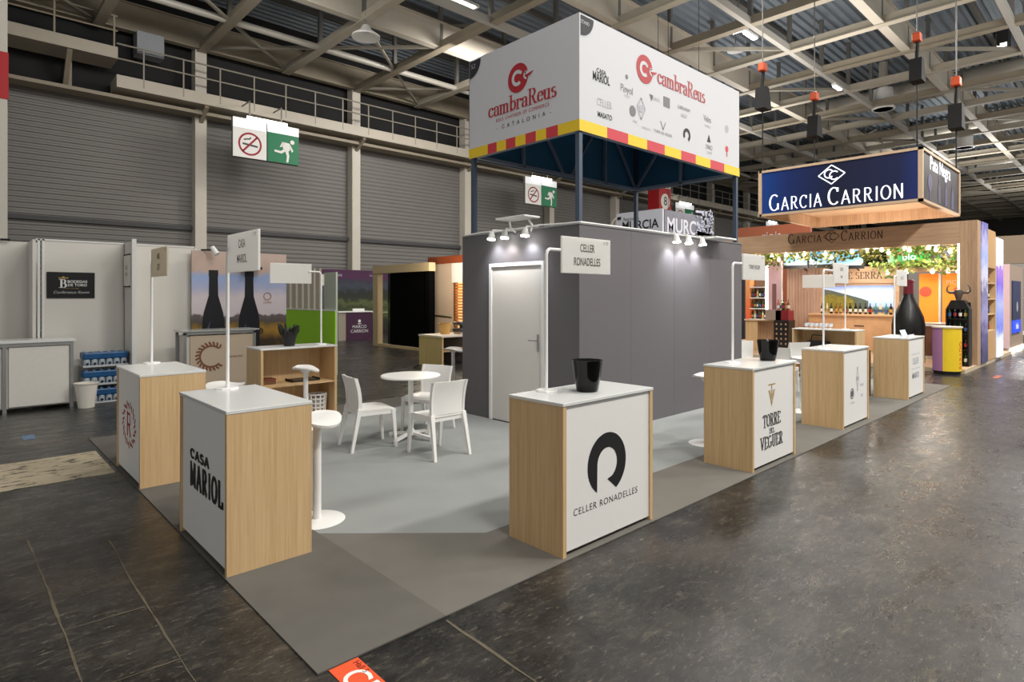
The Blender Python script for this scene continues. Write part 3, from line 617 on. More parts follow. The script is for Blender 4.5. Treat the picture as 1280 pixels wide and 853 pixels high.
def pr_casa(f, y):
    put(serif('CASA', .06, .26, .22, feet=False, gap=.12, fit=.42), BLACK, f, (-.065, y, .608), '-y'); put(serif('MARIOL', .158, .26, .14, feet=False, gap=.13, fit=.7), BLACK, f, (.065, y, .465), '-y')
def pr_laurel(f, y):
    mb = []
    for k in range(26):
        a = math.radians(k*360/26); r = .17 if k % 2 else .15; mb += stroke([(r*math.cos(a)*1.35, r*math.sin(a)), ((r+.05)*math.cos(a+.18)*1.35, (r+.05)*math.sin(a+.18))], .022)
    put(flat(mb), mat('brick red print', (178, 78, 70), .6), f, (0, y, .49), '-y', 'laurel_emblem')
    put(flat(stroke([(-.06, -.11), (-.06, .12)], .035)+stroke([(-.06, .1), (.05, .1), (.05, .0), (-.06, .0)], .02)+stroke([(0, 0), (.07, -.11)], .035)), RED, f, (0, y, .49), '-y', 'letter_emblem')
def pr_torre(f, y):
    g = flat([[(-.12, .0), (-.075, .0), (.0, -.24), (0, -.3)], [(.12, .0), (.075, .0), (.0, -.24), (0, -.3)], [(-.015, .09), (.015, .09), (.008, -.15), (-.008, -.15)], [(-.13, .09), (.13, .09), (.13, .11), (-.13, .11)], [(-.05, 0), (-.04, 0), (0, -.17), (0, -.2)], [(.05, 0), (.04, 0), (0, -.17), (0, -.2)]])
    g.transform(Matrix.Diagonal((.62, .55, 1, 1)))
    put(g, GOLD, f, (-.06, y, .75), '-y', 'gold_emblem')
    K = mat('charcoal print', (58, 56, 56), .6)
    put(serif('TORRE', .12, .18, .06, gap=.04, fit=.41), K, f, (-.055, y, .455), '-y'); put(serif('DEL', .05, .15, .05, fit=.12), K, f, (-.055, y, .345), '-y'); put(serif('VEGUER', .12, .18, .06, gap=.05, fit=.52), K, f, (-.055, y, .24), '-y')
def pr_seal(f, y):
    put(flat(ring(-.14, .42, .055, .07)+disc(-.14, .42, .042)), mat('seal grey print', (88, 90, 96), .6), f, (0, y, 0), '-y', 'round_seal')
    put(flat(stroke([(.07, .72), (.12, .6), (.07, .47), (.02, .6), (.07, .72)], .012)+disc(.07, .735, .02, 10)+disc(.07, .45, .02, 10)+disc(.07, .6, .03, 10)), PALET, f, (0, y, 0), '-y', 'diamond_emblem')
    text('CASTELL', .04, PALET, f, (-.12, y, .3), '-y'); text('VINYES', .05, mat('pale blue print', (190, 200, 222), .6), f, (.24, y, .5), '-y'); text('1898', .05, mat('pale blue print', (190, 200, 222), .6), f, (.24, y, .36), '-y')
def pr_pale(f, y):
    text('CELLER', .15, PALET, f, (-.02, y, .6), '-y', sx=.75); put(flat(stroke([(-.28, .48), (.24, .48)], .008)+stroke([(-.28, .72), (.24, .72)], .006)), PALET, f, (0, y, 0), '-y', 'rule'); text('MASATO', .13, mat('mid grey print', (140, 140, 150), .6), f, (-.02, y, .36), '-y', sx=.8, bold=.02)
counter('oak and white display counter with big black horseshoe emblem, beside the aisle', 3.355, 2.81, 0, pr_ring)
counter('oak and white display counter lettered in bold black, at the corner of the dark carpet', 1.465, 4.262, -90, pr_casa, w=1.0, d=.53)
counter('oak and white display counter with red laurel emblem, behind the bold lettered one', 1.465, 6.5, -90, pr_laurel, w=1.0, d=.53)
counter('oak and white display counter with gold emblem over serif lettering', 6.05, 2.82, 0, pr_torre)
counter('oak and white display counter with small round grey seal', 8.665, 2.87, 0, pr_seal)
counter('oak and white display counter with pale grey lettering, last one along the aisle', 11.77, 2.9, 0, pr_pale)
counter('open shelved oak counter showing its back, holding the black planter', 3.45, 8.1, 180, None, w=1.06)
counter('open oak counter showing its back at the far end of the stand', 13.35, 4.58, 90, None, w=1.25)

# pole signs on the counters
SIGN = thin_sheet('ivory sign sheet', (252, 251, 248)); SGT = mat('sign lettering', (74, 72, 68), .6)
def pole_sign(label, x, y, deg, x0, x1, lines, tm=SGT, size=.085, z0=.86, z1=1.135, sm=None):
    t = thing('pole_sign', label, 'sign', (x, y, 1.0), math.radians(deg))
    ob('base_plate', MB().lathe([(0, .012), (.075, .012), (.08, .006), (.08, 0)], 8), WMET, t)
    ob('pole', MB().tube([(0, 0, .01), (0, 0, .99), (.012, 0, 1.018), (.035, 0, 1.03), (x0+.05, 0, 1.03)], .0125, 10), WMET, t, True)
    p = ob('panel', MB().box(x0, -.018, z0, x1, -.002, z1, .003), sm or SIGN, t)
    for k, s in enumerate(lines): text(s, size, tm, p, ((x0+x1)/2, -.0195, (z0+z1)/2+(len(lines)-1)*.055-k*.105), '-y', sx=.62, bold=.01)
    if lines: text('C 57', .03, tm, p, (x1-.06, -.0195, z1-.03), '-y')
    return t
pole_sign('ivory sign on a white pole above the horseshoe emblem counter', 3.14, 2.98, 0, .15, .73, ['CELLER', 'RONADELLES'])
pole_sign('ivory sign on a white pole above the bold black lettered counter', 1.5, 4.68, -90, .05, .65, ['CASA', 'MARIOL'])
pole_sign('beige sign on a white pole above the red laurel counter', 1.5, 6.98, -90, .06, .66, ['MAS', 'EDO'], sm=thin_sheet('beige sign sheet', (226, 218, 200)), z0=.88, z1=1.16)
pole_sign('ivory sign on a white pole above the gold emblem counter', 5.87, 2.93, 0, .2, .72, ['TORRE VEGUER'], size=.06)
pole_sign('small ivory sign on a white pole above the round seal counter', 8.3, 2.9, 0, .33, .9, ['CELLER', 'VINS'], size=.06)
pole_sign('small ivory sign on a white pole above the last aisle counter', 11.69, 2.95, 0, .1, .7, ['MASATO'], tm=PALET)
pole_sign('blank back of a white sign above the open shelved counter', 3.84, 8.05, 180, .14, .72, [])
pole_sign('pale blank sign back above the open counter at the far end', 13.4, 4.26, 90, .2, .85, [])

# buckets and planter
def bucket(label, x, y, inner, r=.135, h=.215):
    t = thing('ice_bucket', label, 'ice bucket', (x, y, 1.0))
    ob('shell', MB().lathe([(0, 0), (r*.66, 0), (r*.7, .01), (r*.86, h*.5), (r*.98, h), (r*1.0, h*1.02), (r*.95, h*1.02), (r*.9, h*.9), (r*.82, h*.5)], 32), GLOSSB, t, True)
    ob('inside', MB().lathe([(r*.93, h*.95), (r*.82, h*.45), (r*.62, .02), (0, .02)], 32), inner, t, True)
    tm = text_mesh('EM', h*.17, bold=.01)
    for v in tm.vertices: a = -.55+v.co.x/(r*.93); rr_ = r*(.9+.12*(v.co.y/h))+.0035; v.co = Vector((rr_*math.cos(a), rr_*math.sin(a), h*.72+v.co.y))
    tm.materials.append(PALET); o = bpy.data.objects.new('mark', tm); COL.objects.link(o); o.parent = t; return t
bucket('glossy black ice bucket with dark red inside on the horseshoe emblem counter', 3.36, 2.78, mat('dark red lining', (96, 28, 22), .3), .113, .222)
bucket('glossy black ice bucket on the gold emblem counter', 6.36, 2.78, GLOSSB, .112, .215)
t = thing('planter', 'black pot of dark foliage on the open shelved counter', 'planter', (3.4, 8.1, 1.0))
ob('pot', MB().lathe([(0, 0), (.07, 0), (.105, .16), (.11, .2), (.09, .2), (.085, .15), (0, .15)], 20), mat('matt black pot', (22, 22, 24), .5), t, True)
mb = MB()
for k in range(46):
    a, r = random.random()*6.28, .02+random.random()*.09; x, y = r*math.cos(a), r*math.sin(a); h = .19+random.random()*.1; dx, dy = .03*math.cos(a), .03*math.sin(a)
    mb.poly([(x-.012, y, .15), (x+.012, y, .15), (x+dx+.014, y+dy, h), (x+dx*1.5, y+dy*1.5, h+.03), (x+dx-.014, y+dy, h)])
ob('leaves', mb, mat('blackish leaves', (34, 40, 30), .6, var=.3), t)

# table, chairs, stools
t = thing('bistro_table', 'round white bistro table between the three white chairs', 'table', (3.96, 5.96, 0))
ob('tabletop', MB().lathe([(0, .735), (.345, .735), (.35, .742), (.35, .75), (.345, .756), (0, .756)], 48), WPLAS, t, True)
ob('column', MB().tube([(0, 0, .06), (0, 0, .735)], .031, 16), WMET, t, True); ob('hub', MB().lathe([(.05, .05), (.05, .1), (.032, .13)], 16), WMET, t, True)
for k in range(4):
    a = math.radians(20+90*k); ca, sa = math.cos(a), math.sin(a)
    ob('foot', MB().bar((.02*ca, .02*sa, .075), (.29*ca, .29*sa, .04), .04, .03).lathe([(0, 0), (.025, 0), (.025, .05), (0, .055)], 10, (.29*ca, .29*sa, 0)), WMET, t)
def chair_parts(t):
    def tap(p, q, w0, w1):
        mb = MB(); P, Q = Vector(p), Vector(q)
        v = [mb.bm.verts.new(c+Vector((sx*w/2, sy*w/2, 0))) for c, w in ((P, w0), (Q, w1)) for sx, sy in ((-1, -1), (1, -1), (1, 1), (-1, 1))]
        for f in ((3, 2, 1, 0), (4, 5, 6, 7), (0, 1, 5, 4), (1, 2, 6, 5), (2, 3, 7, 6), (3, 0, 4, 7)): mb.bm.faces.new([v[i] for i in f])
        return mb
    for s in (-1, 1):
        ob('leg', tap((.205*s, -.25, 0), (.2*s, -.215, .435), .026, .042), WPLAS, t); ob('leg', tap((.225*s, .26, 0), (.205*s, .17, .46), .028, .046), WPLAS, t)
        b = MB(); rows = []
        for k in range(8):
            u = k/7; z = .44+.36*u; y = .165+.05*u+.02*math.sin(u*3.1)*-1; rows.append([(.195*s, y-.018+.004*u, z), (.225*s-.012*s*(1-u), y-.018, z), (.225*s-.012*s*(1-u), y+.02, z), (.195*s, y+.016, z), (.195*s, y-.018+.004*u, z)])
        ob('back_post', b.grid(rows), WPLAS, t)
    rows = []; n = 9
    for side in (1, 0):
        pass
    mb = MB(); top = []; bot = []
    for i in range(n+1):
        v = i/n; y = -.245+.43*v; dip = .014*math.sin(PI*v); edge = -.02*max(0, 1-v*5)
        top.append([(u*.215, y, .452+edge-dip*(1-u*u*.8)) for u in (-1, -.6, -.2, .2, .6, 1)]); bot.append([(u*.215, y, .43+edge-dip*.6*(1-u*u)) for u in (-1, -.6, -.2, .2, .6, 1)])
    mb.grid(top).grid([r[::-1] for r in bot])
    for a_, b_ in ((0, 0), (n, n)): mb.grid([top[a_], bot[a_]])
    for j in (0, 5): mb.grid([[r[j] for r in top], [r[j] for r in bot]])
    ob('seat', mb, WPLAS, t, True)
    mb = MB()
    for s in (-1, 1): mb.box(.19*s, -.22, .385, .212*s, .17, .44)
    mb.box(-.19, -.235, .39, .19, -.215, .43).box(-.19, .15, .385, .19, .175, .44); ob('seat_rail', mb, WPLAS, t)
    fr, bk = [], []
    for k in range(9):
        u = k/8; z = .455+.345*u; y = .168+.05*u-.02*math.sin(u*3.1)
        fr.append([(x*.2, y-.012+.018*(1-x*x), z) for x in (-1, -.6, -.2, .2, .6, 1)]); bk.append([(x*.2, y+.004+.018*(1-x*x), z) for x in (-1, -.6, -.2, .2, .6, 1)])
    mb = MB(); mb.grid(fr).grid([r[::-1] for r in bk]); mb.grid([fr[-1], bk[-1]]).grid([fr[0], bk[0]]); ob('backrest', mb, WPLAS, t, True)
ch = thing('chair', 'white plastic chair seen sideways, between the near oak counter and the table', 'chair', (3.42, 6.0, 0), math.radians(80)); chair_parts(ch)
dup(ch, (3.8, 5.2, 0), PI, 'white plastic chair with its back to the aisle, in front of the bistro table')
dup(ch, (4.36, 6.19, 0), math.radians(-72), 'white plastic chair behind the bistro table, near the dark wall')
dup(ch, (10.6, 4.4, 0), math.radians(95), 'white chair back showing behind the gold emblem counter and bucket')
dup(ch, (11.95, 4.75, 0), math.radians(150), 'white chair showing above the round seal counter')
dup(ch, (11.3, 5.45, 0), math.radians(-60), 'white chair edge showing beside the dark wall end')
def stool_parts(t):
    ob('base_plate', MB().lathe([(0, .018), (.03, .02), (.19, .012), (.205, .006), (.205, 0), (0, 0)], 40), WMET, t, True)
    ob('column', MB().tube([(0, 0, .015), (0, 0, .74)], .03, 18), WMET, t, True); ob('lift_lever', MB().tube([(.0, 0, .70), (.14, .05, .695)], .006, 8), CHROME, t, True)
    top, bot = [], []
    for i in range(15):
        v = -1+2*i/14; r1, r2 = [], []
        for j in range(11):
            u = -1+2*j/10; x = u*.205*math.sqrt(max(0, 1-v*v*.55)) ; y = v*.165*math.sqrt(max(0, 1-u*u*.5)); z = .768+.022*u*u-.03*max(0, -v)**2+.006*v
            r1.append((x, y, z+.0)); r2.append((x*.97, y*.97, z-.018))
        top.append(r1); bot.append(r2[::-1])
    mb = MB(); mb.grid(top).grid(bot)
    for a_ in (0, 14): mb.grid([top[a_], bot[a_][::-1]])
    for j in (0, 10): mb.grid([[r[j] for r in top], [r[::-1][j] for r in bot]])
    ob('seat', mb, WPLAS, t, True); ob('seat_bracket', MB().lathe([(.03, .7), (.075, .745), (.08, .752), (0, .755)], 16), WMET, t, True)
st = thing('bar_stool', 'white saddle seat bar stool behind the bold lettered counter', 'bar stool', (2.01, 4.28, 0), math.radians(25)); stool_parts(st)
dup(st, (3.3, 7.35, 0), math.radians(60), 'white saddle bar stool in front of the open oak shelves')
dup(st, (2.06, 6.5, 0), math.radians(-60), 'white saddle bar stool behind the red laurel counter')
dup(st, (6.3, 3.45, 0), math.radians(10), 'white bar stool mostly hidden behind the gold emblem counter')
dup(st, (9.05, 3.45, 0), math.radians(10), 'white bar stool hidden behind the round seal counter')
# things kept behind and on the counters
t = thing('waste_basket', 'white lattice basket on the floor under the open oak shelves', 'basket', (3.78, 8.05, .052))
mb = MB()
for k in range(12):
    a = 2*PI*k/12; mb.bar((.11*math.cos(a), .09*math.sin(a), 0), (.13*math.cos(a), .105*math.sin(a), .26), .016, .008)
ob('lattice', mb, WPLAS, t)
mb = MB()
for z in (.0, .06, .12, .18, .24): mb.lathe([(.115+.02*z/.26, z), (.12+.02*z/.26, z+.022), (.115+.02*z/.26, z+.022), (.11+.02*z/.26, z)], 16, sy=.82)
ob('hoops', mb, WPLAS, t, True); ob('liner', MB().lathe([(0, .005), (.1, .005), (.112, .2)], 16, sy=.8), mat('grey liner', (168, 166, 160), .6), t, True)
t = thing('paper_tray', 'dark flat tray of leaflets on the shelf of the open counter', 'tray', (3.6, 8.12, .503)); ob('tray', MB().box(-.2, -.12, 0, .2, .12, .015).box(-.2, -.12, .015, -.19, .12, .035).box(.19, -.12, .015, .2, .12, .035), DARK, t); ob('leaflets', MB().box(-.17, -.1, .016, .15, .1, .028), mat('brown leaflet', (92, 74, 58), .6), t)
t = thing('box', 'small brown box at the dark end of the open counter shelf', 'box', (3.1, 8.12, .503)); ob('carton', MB().box(-.09, -.09, 0, .09, .09, .055, .003), mat('brown carton', (112, 74, 48), .7), t); ob('lid', MB().box(-.094, -.094, .055, .094, .094, .075, .003), mat('reddish lid', (120, 62, 44), .6), t)
t = thing('small_fridge', 'white undercounter fridge showing between two aisle counters', 'fridge', (7.72, 3.5, 0)); ob('cabinet', MB().box(-.27, -.24, .04, .27, .25, .84, .01), WMET, t); ob('fridge_door', MB().box(-.265, -.29, .06, .265, -.242, .8, .01), WPLAS, t); ob('kick', MB().box(-.25, -.22, .007, .25, .23, .04), DARK, t); ob('handle', MB().box(.2, -.305, .66, .23, -.29, .78), DARK, t)
t = thing('wine_cooler', 'black wine cooler showing beside the last aisle counter', 'wine cooler', (10.75, 3.35, 0)); ob('cabinet', MB().box(-.25, -.2, .03, .25, .28, .82, .008), DARK, t); ob('cooler_door', MB().box(-.245, -.24, .05, .245, -.202, .8, .006), GLOSSB, t); ob('kick', MB().box(-.23, -.2, .007, .23, .2, .03), BLACK, t); ob('handle', MB().tube([(-.2, -.26, .5), (-.2, -.26, .72)], .01, 8), CHROME, t)
t = thing('leaflet_holder', 'clear leaflet holder on the last aisle counter', 'leaflet holder', (12.0, 2.84, 1.0)); ob('back', MB().prism([(-.16, .03, 0), (.16, .03, 0), (.16, .07, .1), (-.16, .07, .1)], (0, .006, 0)), mat('clear acrylic', (226, 230, 240), .15), t); ob('tray', MB().box(-.16, -.06, 0, .16, .03, .008).box(-.16, -.066, 0, .16, -.06, .03), mat('clear acrylic', (226, 230, 240), .15), t)

# ================================================================== STANDS ON THE WALL SIDE
BOOW = mat('white booth panel', (214, 211, 204), .55, var=.03, scale=1.5)
t = thing('partition_wall', 'white booth partition with a short fin panel beside the water packs', 'partition', (.92, 11.75, 0))
for k in range(2): ob('panel', MB().box(.13+1.08*k, 0, 0, .13+1.08*(k+1)-.012, .04, 2.56), BOOW, t)
ob('panel', MB().box(-.75, .7, 0, .12, .74, 2.56), BOOW, t); ob('panel', MB().box(.0, 0, 0, .04, .7, 2.56), BOOW, t); ob('fin_panel', MB().box(1.2, -.62, 0, 1.24, -.0, 2.57), BOOW, t)
mb = MB()
for x, y in ((.06, 0), (.115, 0), (1.2, -.02), (2.28, 0)): mb.box(x, y-.01, 0, x+.03, y+.05, 2.57)
mb.box(1.19, -.66, 0, 1.25, -.62, 2.6).box(.04, -.01, 2.55, 2.3, .05, 2.575); ob('profile', mb, mat('white profile', (222, 222, 220), .4), t)
fs = ob('framed_notice', MB().box(1.175, -.5, 1.85, 1.198, -.12, 2.35), mat('ivory notice', (224, 220, 210), .5), t); ob('clamp', MB().box(1.17, -.5, 2.35, 1.2, -.12, 2.37).box(1.17, -.5, 1.83, 1.2, -.12, 1.85), BLACK, fs); text('LOUIS', .09, SGT, fs, (1.173, -.31, 2.15), '-x', sx=.7); text('VINS', .09, SGT, fs, (1.173, -.31, 2.04), '-x', sx=.7)
t = thing('wall_sign', 'black sign with crowned letter on the white booth partition', 'sign', (1.4, 11.74, 1.855)); p = ob('board', MB().box(-.31, -.012, -.2, .31, .005, .21, .002), mat('black sign film', (12, 12, 14), .25), t)
put(serif('B', .13, .2, .04), WHITE, p, (-.1, -.014, .03), '-y'); put(flat([[(-.16, .11), (-.04, .11), (-.04, .13), (-.07, .12), (-.1, .145), (-.13, .12), (-.16, .13)]]), GOLD, p, (0, -.014, 0), '-y', 'crown')
text('BODEGAS', .058, WHITE, p, (.08, -.014, .06), '-y', bold=.02); text('DE TORO', .058, WHITE, p, (.08, -.014, .005), '-y', bold=.02); text('Designación de Origen', .022, GOLD, p, (0, -.014, -.045), '-y'); text('Conference Room', .062, mat('silver script', (186, 186, 186), .5), p, (.0, -.014, -.11), '-y', shear=.35)
t = thing('booth_counter', 'white two door booth counter with steel frame by the white partition', 'counter', (-.55, 11.2, 0))
ob('carcass', MB().box(0, .03, .06, 1.9, .5, 1.0), BOOW, t)
for x0, x1 in ((.05, .5), (.56, 1.07), (1.16, 1.86)): ob('door', MB().box(x0, 0, .08, x1, .028, .94, .003), mat('white counter door', (222, 219, 212), .5), t)
mb = MB()
for x in (0, .51, 1.09, 1.87): mb.box(x, -.01, 0, x+.045, .035, 1.0)
mb.box(0, -.012, .95, 1.915, .03, 1.0).box(1.87, .46, 0, 1.915, .5, 1.0); ob('frame', mb, ALU, t)
ob('worktop', MB().box(-.02, -.03, 1.0, 1.94, .52, 1.04, .004), WHITE, t)
t = thing('waste_bin', 'plain white plastic bin in front of the blue water packs', 'bin', (1.5, 11.02, 0)); ob('bucket', MB().lathe([(0, .004), (.1, .004), (.1, 0), (.105, .0), (.15, .36), (.156, .36), (.156, .375), (.146, .375), (.142, .35), (.1, .02)], 28), mat('off white plastic', (226, 222, 212), .45), t, True); ob('rim', MB().lathe([(.15, .355), (.162, .36), (.162, .375), (.15, .378)], 28), mat('off white plastic', (226, 222, 212), .45), t, True)
PET = mat('water bottle plastic', (176, 188, 198), .2, var=.25, scale=40); BLUEW = mat('blue shrink film', (22, 82, 134), .35, var=.35, scale=12); CAPB = mat('dark blue cap', (22, 34, 60), .4)
for k, l in enumerate(('water bottle pack at the bottom of the blue stack', 'middle water bottle pack in the blue stack', 'water bottle pack on top of the blue stack')):
    t = thing('water_pack', l, 'water pack', (1.79, 11.42, .006+.285*k)); t.rotation_euler[2] = .02*(k-1)
    mb = MB()
    for i in range(6):
        for j in range(3): mb.lathe([(0, 0), (.042, 0), (.046, .02), (.046, .15), (.03, .19), (.014, .21), (.014, .235), (0, .235)], 10, (-.245+.098*i, -.1+.1*j, 0))
    ob('bottles', mb, PET, t, True); ob('film', MB().box(-.3, -.155, .12, .3, .155, .225, .02), BLUEW, t)
    mb = MB()
    for i in range(6): mb.lathe([(0, 0), (.017, 0), (.017, .03), (0, .032)], 8, (-.245+.098*i, -.158, .04))
    ob('caps', mb, CAPB, t); ob('label_band', MB().box(-.302, -.158, .0, .302, -.15, .03), mat('pale band', (196, 202, 206), .4), t)
# poster wall
PST = ramp_mat('vineyard print', [(0, (52, 38, 20)), (.14, (150, 112, 36)), (.2, (98, 84, 48)), (.22, (78, 70, 66)), (.29, (96, 88, 88)), (.31, (196, 188, 194)), (.5, (206, 196, 200)), (.6, (170, 176, 206)), (.72, (150, 172, 216)), (.78, (196, 172, 158)), (1, (188, 166, 154))], 'Z', .83, 2.51, .15, 5.5, rough=.5)
t = thing('printed_wall', 'printed booth wall showing two dark bottles over a vineyard', 'printed wall', (3.12, 11.62, 0)); p = ob('print', MB().box(0, 0, 0, 1.7, .04, 2.5), PST, t)
BOTP = [(-.14, 0), (-.14, .62), (-.125, .76), (-.06, 1.02), (-.055, 1.3), (-.06, 1.31), (-.06, 1.4), (.06, 1.4), (.06, 1.31), (.055, 1.3), (.06, 1.02), (.125, .76), (.14, .62), (.14, 0)]
for x, z, s in ((.36, .45, 1.22), (.99, .40, 1.25)):
    b = put(flat([[(u*s*1.1, v*s) for u, v in BOTP]]), mat('printed dark bottle', (18, 18, 26), .4), p, (x, -.003, z), '-y', 'bottle_print')
    put(flat([[(-.105, .1), (-.08, .1), (-.08, .62), (-.05, .8), (-.105, .66)]]), mat('printed bottle sheen', (74, 80, 98), .4), b, (x, -.005, z), '-y', 'sheen_print')
    put(flat([[(-.09, .15), (.12, .15), (.12, .3), (-.09, .3)]]), mat('printed bottle label', (64, 48, 42), .4), b, (x, -.006, z), '-y', 'label_print')
    put(flat(ring(.2, .62, .035, .06)+disc(.2, .62, .02)), BLACK, p, (x, -.004, z), '-y', 'badge_print')
put(flat(ring(1.33, 1.68, .06, .075)), mat('printed brown badge', (150, 104, 82), .5), p, (0, -.004, 0), '-y', 'round_badge_print'); text('COFA', .06, mat('printed brown badge', (150, 104, 82), .5), p, (1.33, -.005, 1.56), '-y')
t = thing('clip_spot', 'black and white clip spotlight on the edge of the bottle print wall', 'spotlight', (3.4, 11.55, 2.515)); ob('clip_arm', MB().tube([(-.12, .09, 0), (.02, -.04, .0)], .015, 8), BLACK, t, True); ob('lamp_head', MB().tube([(.02, -.05, .05), (.08, -.12, -.08)], .04, 12, .05), WMET, t, True)
t = thing('clip_spot', 'small clip spotlight on the top of the white booth partition edge', 'spotlight', (.55, 12.4, 2.58)); ob('clip_arm', MB().tube([(0, 0, 0), (.14, -.03, .0)], .018, 8), BLACK, t, True); ob('lamp_head', MB().tube([(-.02, -.05, .04), (-.04, -.12, -.06)], .04, 12, .05), WMET, t, True)
t = thing('screen', 'thin black screen bracket behind the ivory sign on the print wall', 'bracket', (3.95, 11.6, 2.18)); ob('plate', MB().box(-.03, -.03, .0, .03, 0, .22), BLACK, t); ob('arm', MB().box(-.0, -.2, 0, .32, -.01, .05), BLACK, t)
t = thing('reception_counter', 'beige counter with steel frame and laurel ring in front of the bottle print', 'counter', (2.75, 10.7, 0))
f = ob('front_panel', MB().box(.1, 0, .05, 1.1, .02, 1.03), mat('beige counter front', (190, 174, 152), .55, var=.03), t); ob('carcass', MB().box(.05, .025, .03, 1.1, .5, 1.02), BOOW, t)
mb = MB()
for x in (0, 1.1): mb.box(x, -.01, 0, x+.045, .035, 1.08).box(x, .46, 0, x+.045, .5, 1.08)
mb.box(0, -.01, 1.05, 1.145, .03, 1.1).box(0, -.01, .0, 1.145, .03, .045); ob('frame', mb, ALU, t); ob('glass_top', MB().box(-.02, -.03, 1.1, 1.2, .52, 1.12, .003), mat('frosted glass', (176, 180, 178), .15), t)
LR = mat('brown laurel print', (122, 76, 56), .6); lv = ring(0, 0, .16, .19, 45, 315, 24)
for k in range(18):
    a = math.radians(45+k*15.5); lv += stroke([(.19*math.cos(a), .19*math.sin(a)), (.245*math.cos(a+.12), .245*math.sin(a+.12))], .03)
put(flat(lv), LR, f, (.42, -.003, .68), '-y', 'laurel_print'); text('comercial', .07, LR, f, (.8, -.003, .66), '-y', sx=.9)
# green and white partition, curtain, dark poster
t = thing('partition_wall', 'white partition with lime green lower half beyond the open shelves', 'partition', (6.0, 11.88, 0)); ob('white_panel', MB().box(0, 0, 0, .04, .55, 2.2), mat('pale green white panel', (196, 204, 190), .5), t); ob('green_panel', MB().box(-.02, 0, 0, 0, 2.65, 1.36), mat('lime green panel', (168, 234, 44), .5, var=.03), t); ob('rail', MB().box(-.025, 0, 1.36, .01, 2.65, 1.385), WMET, t)
t = tag(ob('curtain', MB().grid([[(6.15+.08*k, 15.0+.05*(k % 2), z) for k in range(14)] for z in (0, 2.42)]), mat('grey curtain', (128, 122, 116), .9)), 'grey pleated curtain between the bottle print and the lime green panel', 'curtain')
t = thing('poster', 'dark blue green poster panel beside the grey curtain', 'poster', (7.15, 16.0, 0)); ob('board', MB().box(0, 0, 0, .75, .03, 2.3), ramp_mat('dark hill print', [(0, (20, 40, 30)), (.55, (34, 54, 52)), (.8, (30, 48, 66)), (1, (24, 34, 48))], 'Z', 0, 2.3, .3, 3), t); ob('header', MB().box(0, -.01, 1.98, .62, 0, 2.3), mat('pale header', (176, 178, 172), .5), t)
# purple booth far behind
LAND = ramp_mat('dark valley print', [(0, (20, 18, 14)), (.25, (30, 36, 20)), (.36, (78, 88, 44)), (.42, (44, 54, 28)), (.5, (84, 92, 52)), (.56, (36, 42, 24)), (.68, (28, 32, 28)), (.76, (52, 60, 74)), (.85, (46, 44, 62)), (.9, (70, 22, 68)), (1, (66, 20, 62))], 'Z', 0, 2.75, .26, 3.0)
t = thing('printed_wall', 'purple topped booth wall printed with a dark green valley', 'printed wall', (9.5, 23.4, 0)); p = ob('print', MB().box(0, 0, 0, 5.4, .05, 2.8), LAND, t); text('vinos', .2, PALET, p, (2.4, -.005, 2.58), '-y'); text('bodega', .13, PALET, p, (4.1, -.005, 2.58), '-y')
ob('rail', MB().box(1.2, -.03, .93, 5.3, 0, .98), mat('pale rail', (150, 146, 132), .5), t)
t = thing('booth_counter', 'small purple counter with white logo in front of the valley print', 'counter', (10.6, 20.8, 0)); PURP = mat('purple counter panel', (62, 20, 56), .5)
ob('side_panel', MB().box(0, 0, 0, .32, .5, 1.06), mat('beige side', (150, 142, 128), .5), t); f = ob('front_panel', MB().box(.32, -.02, 0, 1.42, .5, 1.06), PURP, t); ob('top', MB().box(-.02, -.05, 1.06, 1.45, .52, 1.1), WMET, t)
text('MARCO', .17, WHITE, f, (.87, -.025, .5), '-y'); text('CARRION', .17, WHITE, f, (.87, -.025, .33), '-y'); put(flat(disc(.87, .72, .06)+stroke([(.8, .62), (.94, .62)], .03)), WHITE, f, (0, -.025, 0), '-y', 'emblem')
t = thing('standing_sign', 'small white letter strip on the purple counter', 'sign', (11.5, 20.9, 1.1)); p = ob('foot', MB().box(-.25, -.02, 0, .25, .04, .02), WMET, t); ob('strip', MB().box(-.25, 0, .02, .25, .02, .1), WMET, t)
# beige framed dark stand
BFR = mat('beige stand frame', (176, 158, 124), .55, var=.05)
t = thing('framed_booth', 'beige framed stand with a black open side', 'booth', (10.6, 14.9, 0))
ob('post', MB().box(-.1, 2.9, 0, .1, 3.2, 2.6), BFR, t); ob('dark_post', MB().box(-.1, -.1, 0, .1, .1, 2.44), mat('flat matt black', (4, 4, 5), .95, spec=.05), t); ob('lintel', MB().box(-.12, -.1, 2.44, .12, 3.2, 2.7), BFR, t); ob('sill', MB().box(-.1, .1, 0, .1, 2.9, .08), BFR, t)
ob('opening_dark_sheet', MB().box(.02, .1, .08, .06, 2.3, 2.44), mat('flat matt black', (4, 4, 5), .95, spec=.05), t); ob('side_print', MB().box(.3, 2.3, 0, .34, 2.9, 2.44), LAND, t)  # black sheet stands in for the dark inside of the opening
